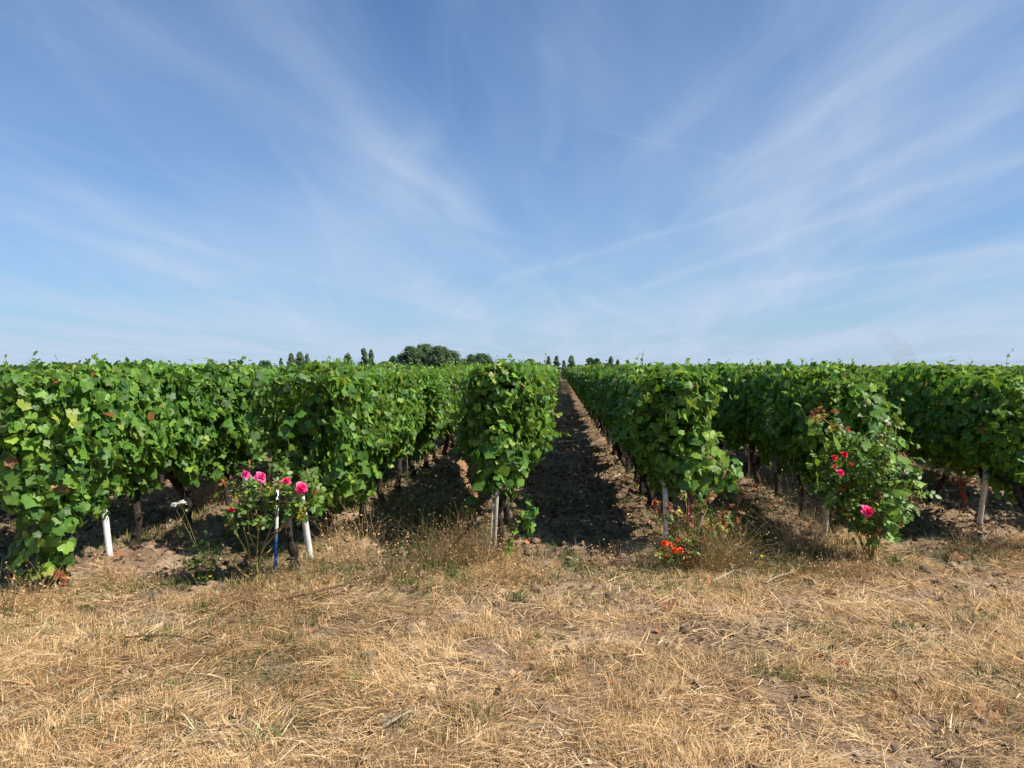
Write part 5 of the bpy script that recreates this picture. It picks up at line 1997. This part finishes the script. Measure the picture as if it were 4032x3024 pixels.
# ------------------------------------------------------------------ far trees
def tree(px, top, wpx, label, kind, Y=230.0, seed=0, tone=0.5, group='trees beyond the vineyard'):
    rng = np.random.default_rng(seed)
    t = P(px, top, Y)
    w = wpx / F_PX * Y * (1.15 if kind == 'poplar' else 1.12)
    x = t[0]
    zb = float(ground_h(np.array(x), np.array(Y)))
    H = t[2] - zb
    root = empty('poplar_tree' if kind == 'poplar' else 'broadleaf_tree', (x, Y, zb), label, 'tree', group)
    cz0 = 0.08 * H if kind == 'poplar' else 0.10 * H
    # trunk with limbs
    g = Geo()
    n = 7
    zz = np.linspace(-0.2, H * 0.85, n)
    V, T = tube(np.stack([rng.normal(0, 0.03, n) * H * 0.1, rng.normal(0, 0.03, n) * H * 0.1, zz], 1), np.linspace(0.022 * H + 0.05, 0.02, n), 7, False)
    g.add(V, T)
    tips = []
    nl = 10 if kind == 'poplar' else 16
    for q_ in range(nl):
        z0 = H * rng.uniform(0.2, 0.7)
        a = rng.uniform(0, 6.28)
        if kind == 'poplar':
            e_ = np.array([math.cos(a) * w * 0.35, math.sin(a) * w * 0.35, z0 + H * 0.22])
        else:
            e_ = np.array([math.cos(a) * w * 0.38, math.sin(a) * w * 0.38, min(z0 + H * rng.uniform(0.05, 0.3), H * 0.9)])
        V, T = tube([(0, 0, z0), tuple(e_ * np.array([0.5, 0.5, 0]) + np.array([0, 0, (z0 + e_[2]) / 2 - 0.1])), tuple(e_)], [0.09, 0.06, 0.02], 5, False)
        g.add(V, T)
        tips.append(e_)
    g.build('trunk', M['trunk'], root)
    # crown: clusters of small leaf clumps
    ncl = 70 if kind == 'poplar' else 150
    cc = []
    for q_ in range(ncl):
        f = rng.random()
        z = cz0 + (H - cz0) * f
        if kind == 'poplar':
            rad = w / 2 * (math.sin(math.pi * min(f * 0.92 + 0.10, 1)) ** 0.6)
            rc = w * rng.uniform(0.16, 0.26)
        else:
            rad = w / 2 * math.sqrt(max(0.02, 1 - abs(2 * max(f, 0.25) - 0.95) ** 3 * 0.95))
            rc = w * rng.uniform(0.08, 0.15)
        a = rng.uniform(0, 6.28)
        r = rad * math.sqrt(rng.random())
        r = max(0, min(r, rad - rc * 0.5))
        cc.append((math.cos(a) * r, math.sin(a) * r, min(z, H - rc * 0.7), rc))
    cc = np.array(cc)
    nn = 3600 if kind == 'poplar' else int(min(16000, 4500 + 90 * w * H))
    ii = rng.integers(0, ncl, nn)
    d = norm(rng.normal(0, 1, (nn, 3)))
    pos = cc[ii, :3] + d * (cc[ii, 3] * rng.random(nn) ** 0.4)[:, None]
    nr = d + np.array([0, 0, 0.5]) + rng.normal(0, 0.5, (nn, 3))
    tint = np.clip(tone + rng.normal(0, 0.16, nn) + (_hash(ii.astype(float), ii * 0.0, seed) - 0.5) * 0.5, 0, 1)
    V, T, C = leaves(rng, pos, nr, rng.normal(0, 1, (nn, 3)), rng.uniform(0.22, 0.46, nn), 'far', np.stack([tint, rng.random(nn), rng.random(nn)], 1))
    mesh_np('crown', V, T, M['tree_leaf'], root, C)


TREES = [
    (1042, 1421, 66, 'small round bushy tree, leftmost above the vines', 'broad', 0.4), (1107, 1411, 16, 'tiny slim poplar left of the group of three', 'poplar', 0.6),
    (1146, 1392, 28, 'narrow poplar, left of the left group of three', 'poplar', 0.5), (1180, 1385, 36, 'tallest poplar, middle of the left group of three', 'poplar', 0.5),
    (1209, 1394, 24, 'narrow poplar, right of the left group of three', 'poplar', 0.5), (1370, 1392, 40, 'lone cone shaped poplar between the two groups', 'poplar', 0.45),
    (1430, 1373, 40, 'wide poplar, left of a close pair', 'poplar', 0.45), (1461, 1377, 24, 'slim poplar, right of a close pair', 'poplar', 0.4),
    (1518, 1424, 56, 'low bush at the left foot of the big trees', 'broad', 0.45), (1549, 1402, 40, 'pointed small tree left of the big trees', 'broad', 0.35),
    (1618, 1366, 98, 'big rounded tree, left of the dense central clump', 'broad', 0.35), (1672, 1356, 100, 'tallest broad tree in the middle of the dense clump', 'broad', 0.5),
    (1728, 1364, 92, 'big broad tree right of the tallest one', 'broad', 0.4), (1775, 1382, 84, 'broad tree closing the dense clump at right', 'broad', 0.45),
    (1830, 1416, 84, 'lower lighter tree right of the dense clump', 'broad', 0.65), (1888, 1394, 104, 'dark rounded tree standing apart right of the dense clump', 'broad', 0.25),
    (2087, 1414, 44, 'small dark tree peeking over the row left of the alley', 'broad', 0.3), (2160, 1404, 20, 'slim poplar left of the alley end', 'poplar', 0.5),
    (2193, 1402, 26, 'narrow poplar rising straight from the alley end', 'poplar', 0.5), (2220, 1419, 16, 'shortest slim poplar between two taller ones at the alley end', 'poplar', 0.5),
    (2250, 1400, 30, 'fullest poplar just right of the alley end', 'poplar', 0.6), (2280, 1436, 28, 'low pale bush right of the alley poplars', 'broad', 0.8),
    (2325, 1409, 40, 'dark blocky tree right of the alley, left half of a pair', 'broad', 0.05), (2350, 1411, 32, 'dark blocky tree right of the alley, right half of a pair', 'broad', 0.05),
    (2379, 1430, 14, 'tiny dark poplar right of the dark pair', 'poplar', 0.2), (2406, 1404, 22, 'slim poplar, second from the right end of the tree line', 'poplar', 0.5),
    (2432, 1415, 16, 'slim short poplar at the right end of the tree line', 'poplar', 0.45)]
for i, (px, top, w, lb, kd, tone) in enumerate(TREES):
    tree(px, top, w, lb, kd, 222 + (i * 7) % 26, 900 + i, tone)


def far_scrub():
    rng = np.random.default_rng(88)
    n = 5200
    px = rng.uniform(900, 1560, n)
    px = np.where(rng.random(n) < 0.35, rng.uniform(2080, 2460, n), px)
    Y = rng.uniform(236, 256, n)
    x = (px - 2200) / F_PX * Y
    hgt = 3.9 + 1.5 * (fbm(x * 0.25, x * 0, 7, 3) - 0.4)
    z = -3 + hgt * rng.random(n)
    V, T, C = leaves(rng, np.stack([x, Y, z], 1), rng.normal(0, 1, (n, 3)) + np.array([0, -0.3, 0.6]), rng.normal(0, 1, (n, 3)), rng.uniform(0.5, 0.9, n), 'far', np.stack([rng.uniform(0.1, 0.6, n), rng.random(n), rng.random(n)], 1))
    o = mesh_np('distant_hedge', V, T, M['tree_leaf'], None, C)
    tag(o, 'low dark scrub running along the horizon below the poplars', 'hedge', kind='stuff')


far_scrub()


def smoke():
    c = P(3545, 1375, 420.0)
    g = Geo()
    pts = [P(3600, 1446, 420), P(3575, 1415, 420), P(3545, 1385, 420), P(3525, 1355, 420), P(3490, 1332, 420), P(3440, 1325, 420)]
    V, T = tube(resample(pts, 16), np.array([3, 4, 4.5, 5, 5.5, 6, 6, 6, 6, 6, 6, 5.5, 5, 4, 3, 1.0]), 14, True)
    g.add(V, T)
    m = new_mat('smoke')
    N, L = m.node_tree.nodes, m.node_tree.links
    out = N.new('ShaderNodeOutputMaterial')
    v = N.new('ShaderNodeVolumePrincipled')
    v.inputs['Color'].default_value = (0.5, 0.48, 0.47, 1)
    v.inputs['Density'].default_value = 0.012
    tc = N.new('ShaderNodeTexCoord')
    nz = N.new('ShaderNodeTexNoise')
    nz.inputs['Scale'].default_value = 0.16
    L.new(tc.outputs['Object'], nz.inputs['Vector'])
    mr = N.new('ShaderNodeMapRange')
    mr.inputs['From Min'].default_value = 0.38
    mr.inputs['From Max'].default_value = 0.68
    mr.inputs['To Max'].default_value = 0.035
    L.new(nz.outputs['Fac'], mr.inputs['Value'])
    L.new(mr.outputs[0], v.inputs['Density'])
    L.new(v.outputs[0], out.inputs['Volume'])
    o = g.build('smoke', m, None, smooth_=True, off=c)
    o.location = c
    tag(o, 'faint grey wisp of smoke above the horizon at right', 'smoke', kind='stuff')


smoke()
